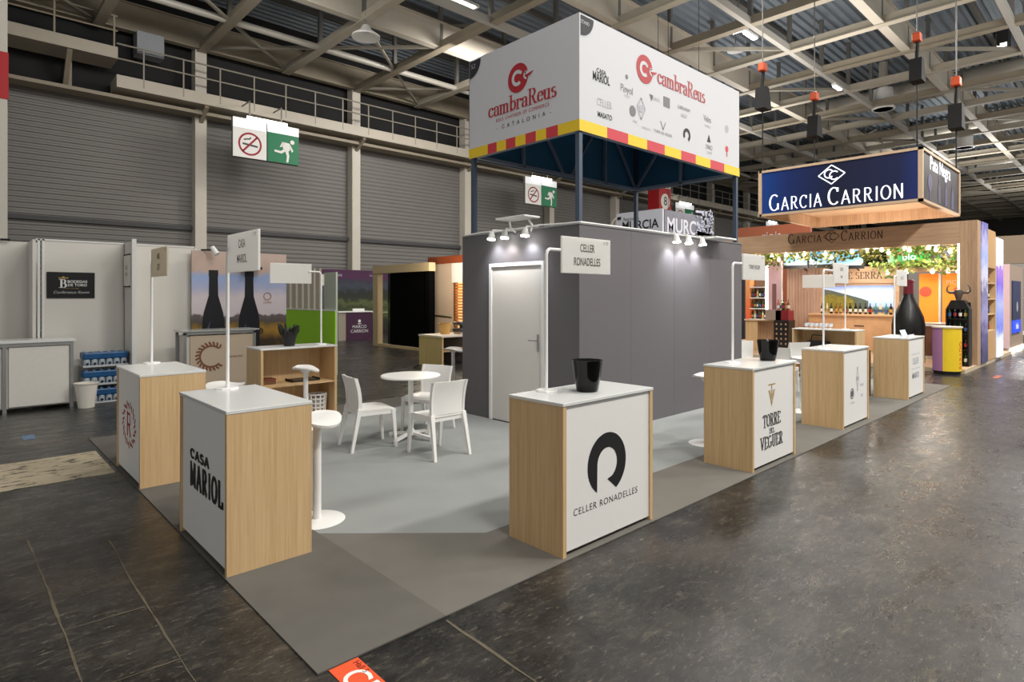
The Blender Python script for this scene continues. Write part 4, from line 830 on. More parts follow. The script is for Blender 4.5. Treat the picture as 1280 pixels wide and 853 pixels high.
# warm lit booth behind the room
t = thing('booth_wall', 'warm lit cream booth wall with an orange top edge', 'booth wall', (11.5, 13.6, 0)); ob('panel', MB().box(0, 0, 0, .05, 2.65, 2.72), mat('cream booth panel', (226, 204, 180), .6), t); ob('top_edge', MB().box(-.04, 0, 2.72, .05, 2.65, 2.95), mat('rust orange edge', (150, 72, 36), .55), t); ob('cable', MB().tube([(-.02, 2.6, 1.06), (-.03, 2.0, 1.06), (-.02, 1.4, 1.02)], .02, 6), mat('dull green cable', (120, 116, 84), .6), t)
t = thing('slatted_blind', 'glowing wooden slatted blind in the cream booth', 'blind', (11.35, 13.62, 0)); mb = MB()
for k in range(15): mb.box(-.02, 0, .78+.088*k, .02, 1.05, .835+.088*k)
ob('slats', mb, mat('amber wood slats', (206, 138, 74), .5), t); ob('frame', MB().box(-.03, .98, .7, .03, 1.06, 2.1), mat('dark amber frame', (120, 70, 36), .5), t); ob('bracket', MB().box(.03, .99, 1.0, .16, 1.03, 1.05).box(.03, .99, 1.9, .16, 1.03, 1.95), DARK, t); ob('glow_strip', MB().box(.06, .1, .7, .09, .95, 2.1), mat('warm light panel', (255, 206, 140), .5, emit=1.1), t)
ob('white_cap', MB().box(.0, -.02, 2.1, .05, 1.2, 2.7), WMATT, t)
for nm, loc, col, p in (('booth_lamp', (9.9, 13.8, 2.5), (1, .84, .64), 120), ('booth_lamp', (10.2, 12.9, 2.3), (1, .84, .64), 30)):
    l = bpy.data.lights.new(nm, 'POINT'); l.energy = p; l.color = col; l.shadow_soft_size = .1; o = bpy.data.objects.new(nm, l); COL.objects.link(o); o.location = loc
t = thing('bar_counter', 'oak bar counter with white top below the wooden blind', 'counter', (8.45, 11.4, 0)); ob('side_panel', MB().box(0, 0, 0, .04, .95, .7), OAK, t); ob('back_panel', MB().box(.04, .85, 0, 1.4, .9, .7), mat('dark shelf inside', (54, 40, 30), .7), t); ob('top', MB().box(-.02, -.02, .7, 1.4, .95, .74), mat('warm white top', (226, 214, 200), .4), t); ob('shelf', MB().box(.04, .2, .33, 1.4, .9, .36), OAK, t)
t = thing('basket', 'round straw basket on the bar below the blind', 'basket', (8.95, 11.95, .74)); ob('bowl', MB().lathe([(0, 0), (.11, 0), (.16, .25), (.14, .25), (.1, .02)], 18), mat('straw', (216, 168, 96), .7, var=.2, scale=60), t, True); ob('rim', MB().lathe([(.14, .25), (.165, .25), (.165, .27), (.14, .27)], 18), mat('straw', (216, 168, 96), .7), t, True)
t = thing('coffee_machine', 'dark grey machine on the bar below the blind', 'machine', (9.35, 11.75, .74)); ob('body', MB().box(-.18, -.15, .05, .3, .2, .14, .02).box(-.16, -.1, .22, .3, .2, .3, .02).box(.05, .05, .0, .3, .2, .3), mat('dark grey casing', (62, 62, 66), .35), t); ob('foot', MB().box(-.15, -.12, 0, .28, .18, .05), CHROME, t)
dup(st, (6.35, 8.25, 0), math.radians(30), 'white bar stool in front of the oak bar, beside the grey room edge')
# MURCIA hanging signs
MG = mat('grey white sign cloth', (196, 200, 212), .6); ML = mat('grey leaf board', (120, 122, 134), .6, var=.3, scale=6)
t = thing('hanging_sign', 'pale grey hanging box sign lettered MURCIA in black above the grey room', 'hanging sign', (18, 11.54, 3.75)); p = ob('panel', MB().box(0, 0, 0, .1, 1.95, .98), MG, t); text('Región de', .17, BLACK, p, (-.006, 1.3, .73), '-x'); text('MURCIA', .44, BLACK, p, (-.006, .93, .47), '-x', bold=.02, sx=.95); put(flat(ring(1.5, .4, .32, .36, 90, 270)), WMATT, p, (-.004, 1.95+1.4, .1), '-x', 'arc_print'); ob('fixing', MB().box(-.03, 1.75, .75, 0, 1.9, .85), BLACK, t); ob('wire', MB().bar((.05, .2, .98), (.05, .2, 9.45), .012).bar((.05, 1.75, .98), (.05, 1.75, 9.45), .012), DARK, t)
t = thing('carved_sign', 'grey leaf patterned sign with pale MURCIA letters', 'hanging sign', (18.15, 11.54, 3.75)); p = ob('board', MB().box(0, 0, 0, 2.6, .1, .95), ML, t); text('MURCIA', .72, mat('pale letters', (206, 210, 224), .6), p, (1.45, -.008, .42), '-y', bold=.02)
lv = []
for k in range(90):
    x, z = 1.4+random.random()*2.2, .1+random.random()*1.0; x = x if x < 3.2 else x-.3; r = .07+random.random()*.07; a = random.random()*6.28
    lv.append([(x, z), (x+r*math.cos(a), z+r*math.sin(a)), (x+1.7*r*math.cos(a+.5), z+1.7*r*math.sin(a+.5)), (x+r*math.cos(a+1), z+r*math.sin(a+1))])
mb = MB()
for q in lv: mb.prism([(x if x > 2 else x+1.3, -.02, z) for x, z in q], (0, -.03, 0))
ob('wire', MB().bar((.3, .05, .95), (.3, .05, 9.45), .012).bar((2.4, .05, .95), (2.4, .05, 9.45), .012), DARK, t); ob('leaf_cutouts', mb, mat('pale leaves', (178, 184, 204), .6, var=.3, scale=8), t)

# ================================================================== WINE STAND AT THE END OF THE AISLE
LED = mat('led strip', (255, 246, 230), .3, emit=9)
plat = thing('stand_platform', 'low wooden platform under the garlanded wine stand', 'platform', (16.0, 2.72, 0))
ob('deck', MB().box(0, 0, .0, 6.4, 7.5, .088), WALH, plat); ob('edge_strip', MB().box(-.01, -.01, .0, 6.4, 0, .088).box(-.01, 0, 0, 0, 7.5, .088), mat('pale deck edge', (204, 186, 158), .5), plat)
pt = thing('stand_portal', 'brown wooden portal with carved lettering, lit by string bulbs', 'portal', (17.3, 2.7, .09))
beam = ob('header_beam', MB().box(0, .34, 2.83, .4, 5.9, 3.36), WALH, pt); ob('pillar', MB().box(0, 0, 0, .4, .34, 3.36), WALN, pt); ob('pillar', MB().box(0, 5.9, 0, .4, 6.2, 3.36), WALN, pt)
ob('led_strip', MB().box(-.004, .34, 1.7, .03, .37, 2.83), LED, pt)
ENG = mat('engraved dark lettering', (54, 42, 34), .6)
def garcia(par, m, x, z, size, spans, y0):
    for w_, (a, c) in zip(('GARCIA', 'CARRION'), spans): put(serif(w_, size, .12, .06, caps=.76, gap=.07, feet=False, fit=a-c), m, par, (x, (a+c)/2-y0, z-size*.0), '-x')
garcia(beam, ENG, -.005, 3.2, .27, ((6.99, 6.07), (5.61, 4.6)), 2.7)
put(flat(ring(-.05, 0, .08, .1, 45, 315)+ring(.05, 0, .08, .1, 45, 315)+stroke([(-.2, 0), (0, .17), (.2, 0), (0, -.17), (-.2, 0)], .015)), ENG, beam, (-.005, 3.14, 3.2), '-x', 'double_c_emblem')
ob('lit_side_print', MB().box(.42, -.02, 0, 1.2, .3, 3.36), ramp_mat('violet city print', [(0, (52, 54, 92)), (.2, (88, 84, 130)), (.35, (150, 146, 190)), (.5, (112, 108, 150)), (.62, (206, 204, 226)), (.75, (150, 168, 226)), (.85, (176, 176, 220)), (1, (96, 92, 160))], 'Z', 0, 3.36, .35, 5, emit=.35), pt)
# garland and bulbs along the header
LEAF = mat('green leaves', (116, 134, 56), .6, var=.5, scale=30); YLEAF = mat('pale leaves and blooms', (214, 206, 140), .6, var=.3, scale=30)
def garland(name, x, y0, y1, z, n, drop, label, m):
    mb = MB()
    for k in range(n):
        u = random.random(); y = y0+(y1-y0)*u; dz = -abs(random.gauss(0, 1))*drop*(.55+.6*abs(math.sin(y*2.3)))
        p = Vector((x+random.gauss(0, .1), y, z+dz)); a = random.random()*6.28; b_ = random.uniform(-1, 1); r = .05+random.random()*.05
        d = Vector((math.cos(a)*.6, math.sin(a), b_)).normalized()*r; e_ = d.cross(Vector((random.random()-.5, random.random()-.5, random.random()-.5))).normalized()*r*.5
        mb.poly([p, p+d*.5+e_, p+d*1.3, p+d*.5-e_])
    return tag(ob(name, mb, m), label, 'foliage', kind='stuff')
garland('foliage', 17.5, 3.1, 8.4, 2.9, 900, .17, 'green garland hanging under the carved wooden header', LEAF); garland('foliage', 17.45, 3.1, 8.4, 2.9, 380, .15, 'pale yellow blooms mixed into the garland under the header', YLEAF)
garland('foliage', 19.0, 3.2, 5.4, 2.62, 500, .14, 'green and yellow foliage over the back shelf with green bottles', LEAF)
BULB = mat('lit bulb', (255, 240, 205), .3, emit=14)
def bulb(x, y, z, r=.045):
    mb = MB(); mb.sph((0, 0, 0), r, 7).tube([(0, 0, r*.8), (0, 0, r*1.9)], r*.4, 8)
    return mb
bm0 = None
for y, z in ((8.15, 2.76), (7.9, 2.8), (7.45, 2.82), (7.25, 2.72), (7.05, 2.84), (6.75, 2.8), (6.55, 2.83), (6.0, 2.82), (5.85, 2.7), (5.35, 2.86), (5.0, 2.87), (4.65, 2.86), (4.5, 2.78), (4.15, 2.87), (4.05, 2.82), (3.65, 2.86), (3.5, 2.8), (3.22, 2.74)):
    if bm0 is None: bm0 = ob('string_bulb', bulb(0, 0, 0), BULB, None, True, (17.32, y, z)); tag(bm0, 'glowing round bulb hanging in the garland under the carved header', 'light bulb', 'string bulbs in the header garland')
    else: o = bm0.copy(); COL.objects.link(o); o.location = (17.32, y, z)
for y in (5.0, 4.55, 3.95, 3.6, 3.4):
    o = bm0.copy(); COL.objects.link(o); o.location = (19.15, y, 2.33); o['label'] = 'glowing round bulb over the orange panels at the back'; o['group'] = 'bulbs over the orange panels'
for loc, p in (((18.2, 7.2, 2.7), 45), ((18.4, 5.2, 2.75), 70), ((18.4, 3.8, 2.7), 60), ((18.7, 5.6, 2.2), 20)):
    l = bpy.data.lights.new('stand_lamp', 'POINT'); l.energy = p; l.color = (1, .92, .8); l.shadow_soft_size = .15; o = bpy.data.objects.new('stand_lamp', l); COL.objects.link(o); o.location = loc
# hanging navy sign
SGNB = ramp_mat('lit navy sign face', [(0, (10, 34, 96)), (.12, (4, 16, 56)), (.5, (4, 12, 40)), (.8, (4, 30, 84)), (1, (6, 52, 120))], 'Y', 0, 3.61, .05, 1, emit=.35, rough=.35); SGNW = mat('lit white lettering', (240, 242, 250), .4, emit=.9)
t = thing('hanging_sign', 'large navy hanging box sign with lit white lettering and double C diamond', 'hanging sign', (15.6, 3.42, 3.78))
L_, H_, DX = 3.61, 1.2, 3.8
mb = MB()
for z in (0, H_-.06): mb.box(-.03, -.03, z, .06, L_, z+.06).box(-.03, -.03, z, DX, .06, z+.06).box(DX-.06, -.03, z, DX, L_, z+.06).box(-.03, L_-.06, z, DX, L_, z+.06)
for x, y in ((-.03, -.03), (DX-.06, -.03), (-.03, L_-.06), (DX-.06, L_-.06)): mb.box(x+.001, y+.001, .002, x+.089, y+.089, H_-.002)
ob('frame', mb, mat('pale wood frame', (206, 178, 148), .5), t)
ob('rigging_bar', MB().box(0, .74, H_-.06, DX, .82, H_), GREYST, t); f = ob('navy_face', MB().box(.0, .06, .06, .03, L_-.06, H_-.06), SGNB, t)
ob('underside', MB().box(.05, .05, .30, DX-.05, L_-.05, .33), WALH, t)
ob('recess_side', MB().box(.05, .05, .0, .09, L_-.05, .3).box(DX-.09, .05, 0, DX-.05, L_-.05, .3).box(.09, .05, 0, DX-.09, .09, .3).box(.09, L_-.09, 0, DX-.09, L_-.05, .3), WALN, t)
s = ob('dark_face', MB().box(.09, .0, .06, DX-.06, .03, H_-.06), ramp_mat('dark glassware print', [(0, (40, 38, 40)), (.35, (78, 72, 72)), (.5, (44, 40, 42)), (.65, (74, 68, 72)), (1, (38, 34, 36))], 'X', 0, 3.8, .3, 3, emit=.12), t)
text('Pata Negra', .46, SGNW, s, (1.75, -.006, .95), '-y', sx=1.0, bold=.01); put(flat(disc(.75, .5, .2)+stroke([(.75, .3), (.75, .1)], .1)), mat('dim violet print', (96, 92, 120), .4, emit=.12), s, (0, -.006, 0), '-y', 'stemware_print')
for k in range(3): put(flat([[(1.5+.7*k, .12), (1.75+.7*k, .12), (1.75+.7*k, .5), (1.66+.7*k, .62), (1.66+.7*k, .75), (1.59+.7*k, .75), (1.59+.7*k, .62), (1.5+.7*k, .5)]]), mat('dim bottle print', (92, 90, 112), .4, emit=.1), s, (0, -.006, 0), '-y', 'bottle_print')
yc = L_/2
garcia(f, SGNW, -.004, .33, .42, ((6.79, 5.46), (5.36, 3.72)), 3.42)
put(flat(stroke([(-.3, 0), (0, .23), (.3, 0), (0, -.23), (-.3, 0)], .026)+ring(-.06, .025, .085, .115, 40, 320)+ring(.06, -.025, .085, .115, 40, 320)), SGNW, f, (-.004, yc+.04, .86), '-x', 'double_c_diamond')
# shelves with bottles
BOT = {k: mat('bottle glass '+k, c, .12, var=.05) for k, c in (('black', (14, 14, 16)), ('green', (30, 60, 28)), ('amber', (120, 74, 30)), ('pale', (196, 190, 150)), ('rose', (190, 96, 90)), ('teal', (60, 130, 140)), ('vivid', (30, 150, 50)))}
LBL = [mat('bottle label '+n, c, .6) for n, c in (('white', (226, 222, 212)), ('gold', (186, 150, 80)), ('red', (156, 40, 40)), ('blue', (60, 90, 150)))]
PROF = [(0, 0), (.036, 0), (.038, .01), (.038, .19), (.03, .22), (.0145, .25), (.0135, .3), (.016, .302), (.016, .315), (0, .315)]
_B = {}
def bottle(loc, kind, lab, label, group, s=1.0):
    key = (kind, lab, s)
    if key not in _B:
        me = MB().lathe([(r*s, z*s) for r, z in PROF], 10).mesh('bottle', BOT[kind], True)
        mb = MB().lathe([(.0388*s, .06*s), (.0388*s, .15*s)], 10); ml = mb.mesh('label', LBL[lab], True); _B[key] = (me, ml)
    me, ml = _B[key]
    o = bpy.data.objects.new('bottle', me); COL.objects.link(o); o.location = loc; tag(o, label, 'bottle', group)
    l = bpy.data.objects.new('paper_label', ml); COL.objects.link(l); l.parent = o
t = thing('bottle_shelf', 'white bottle shelves with an orange side, lit by a vertical strip', 'shelf unit', (17.6, 7.75, .09))
ob('orange_side', MB().box(0, .5, .88, .35, .62, 2.1), ramp_mat('orange fade print', [(0, (222, 96, 60)), (.5, (226, 128, 70)), (1, (232, 170, 110))], 'Z', .9, 2.1, .1, 2, emit=.15), t)
for z in (.88, 1.2, 1.52, 1.84): ob('shelf', MB().box(0, 0, z, .35, .5, z+.03), WMET, t)
ob('back', MB().box(.33, 0, .9, .35, .5, 2.1), mat('warm shelf back', (150, 120, 96), .6), t); ob('led_strip', MB().box(-.02, -.06, .9, .01, 0, 2.5), LED, t); ob('end_panel', MB().box(0, -.06, .88, .35, -.0, 2.5), WMET, t)
ob('cabinet', MB().box(0, .25, 0, .4, .62, .86), OAK, t); ob('cabinet', MB().box(.2, -.35, 0, .4, .25, .86), WALN, t); ob('counter_top', MB().box(-.05, -.4, .86, .42, .64, .9), mat('pale counter edge', (220, 200, 176), .5), t)
kinds = ['black', 'green', 'pale', 'amber', 'green', 'rose']
for r, z in enumerate((1.0, 1.32, 1.64)):
    for k in range(6): bottle((17.72, 7.82+.078*k, z), kinds[(k*(r+2)+r) % 6], (k+r) % 4, 'wine bottle on the white shelves beside the vertical light strip', 'bottles on the lit white shelves', .8)
t = thing('poster', 'pale pink tall poster beside the lit bottle shelves', 'poster', (17.55, 7.28, .09)); ob('board', MB().box(0, 0, .95, .04, .38, 2.6), ramp_mat('pink portrait print', [(0, (150, 130, 124)), (.15, (206, 176, 172)), (.4, (196, 160, 160)), (1, (236, 190, 196))], 'Z', .95, 2.6, .15, 4, emit=.2), t); ob('dark_figure_print', MB().box(-.004, .14, 1.2, 0, .26, 1.95), mat('dim figure print', (140, 96, 92), .5), t); ob('frame', MB().box(-.01, -.02, .9, .05, 0, 2.62), WMET, t)
ob('small_chest', MB().box(-.15, -.05, .9, .0, .4, 1.2), mat('woven drawer', (160, 140, 128), .7, var=.2, scale=40), t)
t = thing('wine_rack', 'dark red and black bottle stand beside the pink poster', 'rack', (17.4, 7.02, .09)); ob('red_top', MB().box(0, 0, .9, .4, .36, 1.18), mat('deep red display', (126, 20, 32), .5), t); ob('black_body', MB().box(-.02, -.02, 0, .42, .4, .9), mat('black display', (18, 14, 16), .5), t)
for k in range(18): ob('bottle_end', MB().lathe([(0, 0), (.022, 0), (.022, .05), (0, .055)], 8, (-.03, .06+.13*(k % 3), .06+.14*(k//3))), mat('pale foil', (180, 150, 120), .4), t)
for k in range(5): bottle((17.5+.04*(k % 2), 7.06+.07*k, 1.27), ['amber', 'rose', 'green', 'pale', 'rose'][k], k % 4, 'bottle standing on the dark red display beside the pink poster', 'bottles on the dark red display')
# back wall of the stand
t = thing('back_panel', 'striped grey brown wall panel behind the wine bar', 'wall panel', (19.6, 6.95, .09)); ob('panel', MB().box(0, 0, 0, .1, 1.0, 2.5), WALN, t)
mb = MB()
for k in range(11): mb.box(-.02, .03+.09*k, .6, 0, .075+.09*k, 2.48)
ob('battens', mb, mat('rosy batten', (186, 160, 150), .6), t)
t = thing('branded_wall', 'wooden bar back with serif header sign and landscape screen', 'wall panel', (19.6, 4.85, .09)); ob('panel', MB().box(0, 0, 0, .1, 2.1, 2.46), WALH, t); h = ob('header', MB().box(-.06, 0, 1.97, 0, 2.1, 2.46), WALH, t)
put(serif('JAUME SERRA', .2, .13, .04, sx=.95, gap=.05), ENG, h, (-.065, 1.13, 2.2), '-x'); put(flat([[(0, 0), (.09, .09), (.0, .18), (-.09, .09)], [(0, .0), (.12, -.02), (.1, -.1), (0, -.06)], [(0, 0), (-.12, -.02), (-.1, -.1), (0, -.06)]]), mat('green leaf emblem', (84, 110, 48), .6), h, (-.065, .22, 2.18), '-x', 'leaf_emblem')
sc = ob('screen', MB().box(-.03, .12, 1.15, 0, 1.98, 1.9), ramp_mat('lit landscape picture', [(0, (60, 66, 40)), (.12, (96, 100, 80)), (.2, (150, 170, 206)), (.4, (168, 196, 236)), (.7, (206, 220, 240)), (1, (96, 120, 176))], 'Z', 1.15, 1.9, .12, 2, emit=.7), t)
put(flat([[(-.93, .3), (-.7, .26), (-.3, .15), (.1, .03), (.3, -.05), (.3, -.35), (-.93, -.35)]]), mat('lit hill picture', (88, 98, 86), .5, emit=.2, var=.3, scale=6), sc, (-.035, 1.05, 1.5), '-x', 'hill_picture'); put(flat([[(-.9, .1), (-.7, .16), (-.5, .08), (-.3, .1), (-.1, -.03), (-.05, -.3), (-.93, -.3)]]), mat('lit yellow vine picture', (128, 118, 42), .5, emit=.25, var=.75, scale=14), sc, (-.037, 1.05, 1.5), '-x', 'vine_picture')
t = thing('bar_shelf', 'wooden bar with carved front below the landscape screen', 'bar', (19.0, 4.75, .09)); ob('front', MB().box(0, 0, 0, .05, 2.3, 1.02), mat('carved pale wood', (208, 166, 124), .6, var=.16, scale=7, bump=.3), t); ob('top', MB().box(-.04, -.02, 1.02, .6, 2.32, 1.07), mat('pale bar top', (214, 176, 134), .5), t); ob('slot', MB().box(-.006, .8, .72, 0, 1.05, .75), ENG, t)
for k, kd in enumerate(['green', 'pale', 'black', 'amber', 'amber', 'black', 'black', 'black', 'black', 'black', 'black', 'teal', 'pale', 'teal', 'black']):
    bottle((19.2+.05*(k % 2), 6.75-.13*k, 1.16), kd, [0, 1, 0, 1, 1, 2, 0, 0, 0, 0, 2, 3, 3, 3, 1][k], 'wine bottle in the row on the bar below the landscape screen', 'bottles below the landscape screen', 1.0)
t = thing('upper_shelf', 'wooden high shelf over the orange panels', 'shelf', (19.2, 3.2, 2.35)); ob('board', MB().box(0, 0, 0, .4, 1.65, .14), WALH, t); ob('bracket', MB().box(.3, .1, -.3, .36, .16, 0).box(.3, 1.4, -.3, .36, 1.46, 0), DARK, t)
for k in range(6): bottle((19.3, 3.35+.17*k+(.3 if k > 3 else 0), 2.49), 'vivid' if k % 2 else 'pale', 0, 'vivid bottle among leaves on the high shelf over the orange panels', 'bottles on the high shelf', 1.05)
t = thing('screen', 'glowing green screen over the high shelf', 'screen', (19.0, 3.95, 2.55)); ob('display', MB().box(0, 0, 0, .05, 1.0, .5), mat('lit green picture', (18, 116, 40), .4, emit=.5, var=.7, scale=4), t); text('bio', .26, SGNW, t, (-.006, .5, .2), '-x'); ob('casing', MB().box(.05, -.03, -.03, .1, 1.03, .53), BLACK, t)
for k, (y, z) in enumerate(((7.0, 2.62), (6.25, 2.62), (5.5, 2.56))):
    t = thing('screen', ('sky blue overhead screen behind the garland, nearest the pink poster', 'middle one of three sky blue overhead screens', 'sky blue overhead screen behind the garland, nearest the green screen')[k], 'screen', (18.7, y, z)); ob('display', MB().box(0, 0, 0, .04, .68, .44), ramp_mat('lit sky picture', [(0, (150, 176, 206)), (.4, (96, 160, 206)), (1, (40, 130, 170))], 'Z', 0, .44, .15, 3, emit=.6), t); ob('casing', MB().box(.04, -.02, -.1, .1, .7, .46), BLACK, t)
    ob('mount', MB().bar((.06, .34, .1), (.93, .34, -.14), .035), DARK, t)
ORG = ramp_mat('orange drink print', [(0, (240, 150, 50)), (.5, (246, 140, 40)), (1, (232, 110, 60))], 'Z', .6, 2.3, .25, 2.5, emit=.35)
for k, (y0, y1, l) in enumerate(((3.9, 4.35, 'narrow glowing orange poster behind the giant bottle'), (3.15, 3.82, 'wide glowing orange poster next to the lit pillar'))):
    t = thing('poster', l, 'poster', (19.6, y0, .7)); p = ob('board', MB().box(0, 0, 0, .04, y1-y0, 1.6), ORG, t); ob('edge', MB().box(-.02, -.04, 0, .04, 0, 1.6), WMET, t)
    put(flat(disc(0, 0, .14)), mat('printed orange slice', (226, 84, 60), .5, emit=.3), p, (-.006, .3, 1.1), '-x', 'fruit_print')
    if k: text('PICNIC', .16, mat('pale orange print', (250, 214, 190), .5), p, (-.006, .33, 1.35), '-x')
t = thing('low_counter', 'brown low counter with white rim behind the drum kiosk', 'counter', (18.3, 3.3, .09)); ob('body', MB().box(0, 0, 0, .6, .7, .82), mat('reddish brown wood', (122, 84, 70), .6, var=.2), t); ob('rim', MB().box(-.04, -.04, .82, .64, .74, .9), WMET, t); ob('foot_rail', MB().box(-.1, 0, .0, -.02, .7, .06), WMET, t)
# giant bottle
t = thing('giant_bottle', 'giant dark wine bottle with dark red neck behind the last aisle counter', 'display bottle', (16.5, 3.88, .09))
ob('glass', MB().lathe([(0, 0), (.3, 0), (.33, .05), (.34, .9), (.31, 1.1), (.2, 1.38), (.115, 1.58), (.1, 1.7)], 36), mat('matt black bottle', (18, 17, 17), .35), t, True)
ob('neck_foil', MB().lathe([(.1, 1.6), (.107, 1.6), (.105, 1.9), (.115, 1.91), (.115, 1.97), (.1, 1.985), (0, 1.985)], 28), mat('dark red foil', (112, 26, 40), .4), t, True)
# drum kiosk
t = thing('drum_kiosk', 'round promotional drum counter, half yellow and half violet', 'kiosk', (15.72, 2.98, 0))
def half(a0, a1, z0, z1, r=.26):
    mb = MB(); mb.grid([[(r*math.cos(math.radians(a0+(a1-a0)*k/20)), r*math.sin(math.radians(a0+(a1-a0)*k/20)), z) for k in range(21)] for z in (z0, z1)]); return mb
y_ = ob('yellow_wrap', half(174, 354, .06, 1.0), mat('yellow wrap', (240, 206, 40), .5), t, True); ob('violet_wrap', half(-6, 174, .06, 1.0), mat('violet wrap', (166, 116, 160), .5), t, True)
ob('top', MB().lathe([(0, 1.0), (.28, 1.0), (.28, 1.03), (0, 1.03)], 36), mat('pale kiosk top', (230, 214, 200), .4), t, True); ob('base', MB().lathe([(.24, 0), (.24, .06), (.265, .06), (.265, .08)], 36), DARK, t, True)
tm = text_mesh('PARADO', .15, bold=.02); tm.transform(Matrix.Rotation(PI/2, 4, 'Z'))
for v in tm.vertices: a = math.radians(258)+v.co.x/.262; v.co = Vector((.263*math.cos(a), .263*math.sin(a), .42+v.co.y))
tm.materials.append(mat('orange red print', (226, 96, 40), .5)); o = bpy.data.objects.new('lettering', tm); COL.objects.link(o); o.parent = y_
# bull headed bottle rack
t = thing('bottle_rack', 'black bottle rack topped by a horned bull head beside the pillar', 'bottle rack', (16.75, 2.98, .09))
RK = mat('black rack steel', (16, 16, 18), .4)
ob('frame', MB().box(-.02, -.22, 0, .3, -.19, 1.3).box(-.02, .19, 0, .3, .22, 1.3).box(.26, -.2, 0, .3, .2, 1.45).prism([(0, -.22, 1.3), (0, .22, 1.3), (0, .12, 1.5), (0, -.12, 1.5)], (.3, 0, 0)), RK, t)
for z in (.02, .36, .72, 1.06): ob('rack_shelf', MB().box(-.02, -.2, z, .3, .2, z+.02), RK, t)
ob('bull_head', MB().lathe([(0, -.12), (.05, -.12), (.07, -.04), (.1, .06), (.09, .13), (0, .16)], 16, (.12, 0, 1.6), 1, .9), mat('grey bull head', (94, 80, 72), .5), t, True)
for s in (-1, 1): ob('horn', MB().tube([(.12, .06*s, 1.68), (.12, .17*s, 1.67), (.12, .22*s, 1.72), (.12, .21*s, 1.8), (.12, .17*s, 1.85)], .035, 8, .01), mat('grey bull head', (94, 80, 72), .5), t, True)
for r, z in enumerate((.14, .48, .84, 1.175)):
    for k in range(4): bottle((16.78, 2.83+.1*k, z), 'black' if (k+r) % 3 else 'green', [0, 2, 3, 1][(k+r) % 4], 'dark bottle standing in the bull headed rack', 'bottles in the bull headed rack', .85)
# side niche shelf and lit panels along the aisle edge
t = thing('niche_shelf', 'tall wooden niche shelf with bottles between two lit prints', 'shelf unit', (18.52, 2.7, .09)); ob('back', MB().box(0, .4, 0, 1.2, .44, 3.2), WALN, t); ob('side', MB().box(1.16, 0, 0, 1.2, .4, 3.2), OAK, t); ob('top_panel', MB().box(0, 0, 2.3, 1.16, .04, 3.25), mat('amber panel', (206, 164, 112), .5), t); ob('base_panel', MB().box(0, 0, 0, 1.16, .04, .7), mat('amber panel', (206, 164, 112), .5), t)
for z in (.7, 1.12, 1.5, 1.9): ob('shelf', MB().box(0, 0, z, 1.16, .4, z+.03), OAK, t)
for r, z in enumerate((.82, 1.24, 1.62, 2.02)):
    for k in range(3): bottle((18.8+.32*k, 2.82, z), ['black', 'green', 'amber'][(k+r) % 3], (k+r) % 4, 'bottle on the tall niche shelf beside the violet print', 'bottles on the niche shelf', .85)
t = thing('lit_panel', 'bright violet and white lit panel at the far corner of the wine stand', 'light panel', (19.75, 2.66, .09)); ob('picture', MB().box(0, 0, 0, .85, .03, 3.1), ramp_mat('violet lit picture', [(0, (206, 214, 246)), (.15, (196, 206, 240)), (.25, (96, 112, 196)), (.45, (150, 160, 226)), (.6, (110, 90, 190)), (.75, (150, 110, 190)), (.78, (232, 238, 250)), (1, (240, 244, 252))], 'Z', 0, 3.1, .2, 4, emit=.75), t); ob('casing', MB().box(-.02, .03, 0, .87, .25, 3.12), WMET, t)
# far stand beyond
t = thing('totem', 'pale pink totem with a blue screen at the far aisle', 'totem', (23, 2.82, 0)); ob('body', MB().box(0, 0, .0, 2.7, .55, 2.62), mat('brown totem side', (168, 146, 130), .5), t); ob('pink_face', MB().box(-.02, 0, .12, 0, .55, 2.64), mat('pale pink panel', (222, 196, 204), .5, emit=.1), t); s_ = ob('screen', MB().box(.35, -.03, .55, 2.0, 0, 2.15), ramp_mat('lit dark blue screen', [(0, (30, 70, 220)), (.24, (40, 80, 230)), (.25, (28, 36, 64)), (1, (30, 40, 76))], 'Z', .55, 2.15, .02, 3, emit=.5), t); text('hello', .28, SGNW, s_, (1.2, -.035, .75), '-y'); put(flat(disc(1.2, 1.35, .16)), PALET, s_, (0, -.035, 0), '-y', 'round_picture'); ob('base_glow', MB().box(-.04, -.02, .0, 2.7, 0, .1), LED, t)
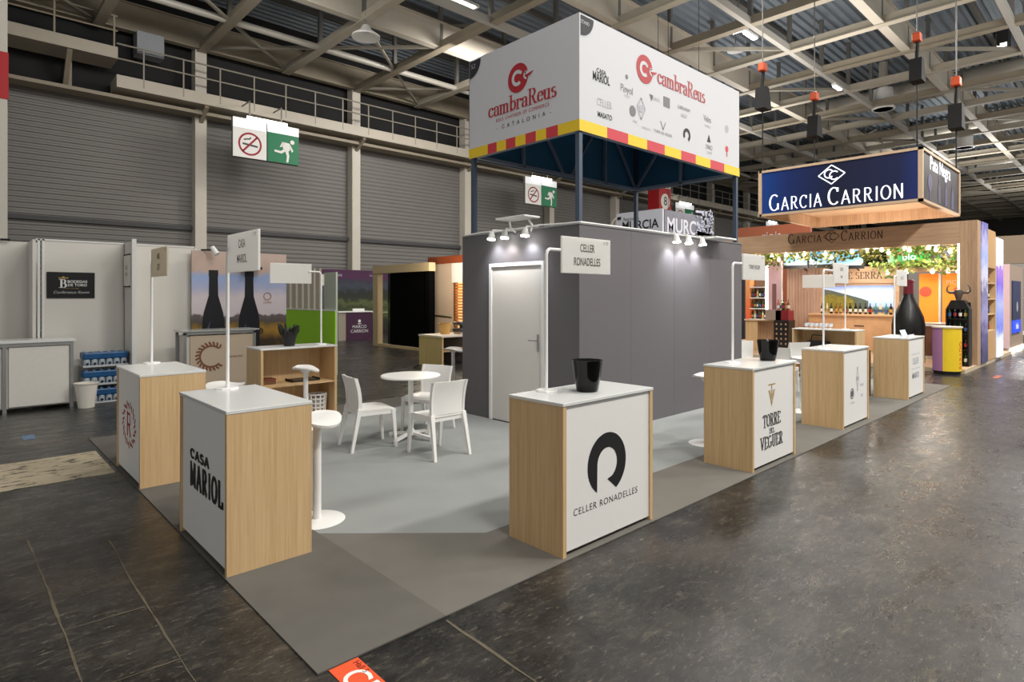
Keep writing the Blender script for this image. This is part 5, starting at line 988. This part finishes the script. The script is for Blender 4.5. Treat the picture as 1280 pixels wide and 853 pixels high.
t = thing('stand_header', 'brown stand header with white logo beyond the pink totem', 'stand header', (29, 2.4, 0)); b_ = ob('header', MB().box(0, 0, 2.9, .3, 5, 3.95), mat('taupe header', (150, 132, 112), .6), t); ob('leg', MB().box(0, 0, 0, .3, .4, 2.9).box(0, 4.6, 0, .3, 5, 2.9), mat('taupe header', (150, 132, 112), .6), t); text('VINO', .5, PALET, b_, (-.006, 2.0, 3.3), '-x'); put(flat(disc(0, 0, .22)), PALET, b_, (-.006, 3.1, 3.3), '-x', 'round_logo')
t = thing('booth_wall', 'grey booth wall at the far end of the aisle', 'booth wall', (34, 2.6, 0)); ob('panel', MB().box(0, 0, 0, .2, 7, 3.2), mat('grey booth', (150, 146, 140), .6), t); ob('footing', MB().box(-.1, 0, 0, 0, 7, .15), WMET, t)
t = thing('booth_wall', 'terracotta booth header seen under the navy hanging sign', 'booth wall', (26, 9.6, 0)); ob('panel', MB().box(0, 0, 0, .2, 3.2, 4.75), mat('terracotta panel', (172, 100, 72), .6), t); text('rioja', .5, WHITE, t, (-.006, 1.6, 4.3), '-x'); ob('footing', MB().box(-.1, 0, 0, 0, 3.2, .15), WMET, t)
for k, (x, y, w_, h_, l) in enumerate(((22, 10.5, 3.5, 2.6, 'dark booth wall behind the wine bar'), (16.5, 14.5, 4, 3.1, 'dark booth wall under the pale grey hanging sign'))):
    t = thing('booth_wall', l, 'booth wall', (x, y, 0)); ob('panel', MB().box(0, 0, 0, .2, w_, h_), mat('dark booth panel', (58, 58, 62), .6), t); ob('rail', MB().box(-.02, 0, h_, .22, w_, h_+.04), ALU, t)
# bowls on the far open counter
g0 = None
for k in range(6):
    if g0 is None:
        g0 = tag(ob('glass_bowl', MB().lathe([(0, 0), (.03, 0), (.012, .01), (.012, .03), (.04, .05), (.05, .08), (.04, .11), (.036, .11), (.045, .08), (.035, .055), (0, .04)], 16), mat('bright glass', (226, 226, 230), .08, .3), None, True, (13.42, 4.55, 1.0)), 'stemmed glass in the row on the far open counter', 'glass', 'stemmed glasses on the far open counter')
    else: o = g0.copy(); COL.objects.link(o); o.location = (13.42, 4.55+.095*k, 1.0)
t = thing('bag', 'black bag on the shelf of the far open counter', 'bag', (13.3, 4.75, .503)); ob('body', MB().box(-.14, -.22, 0, .14, .22, .24, .05), mat('black bag cloth', (20, 20, 22), .8), t, True); ob('strap', MB().tube([(0, -.15, .22), (0, -.12, .36), (0, .12, .36), (0, .15, .22)], .012, 8), BLACK, t, True)
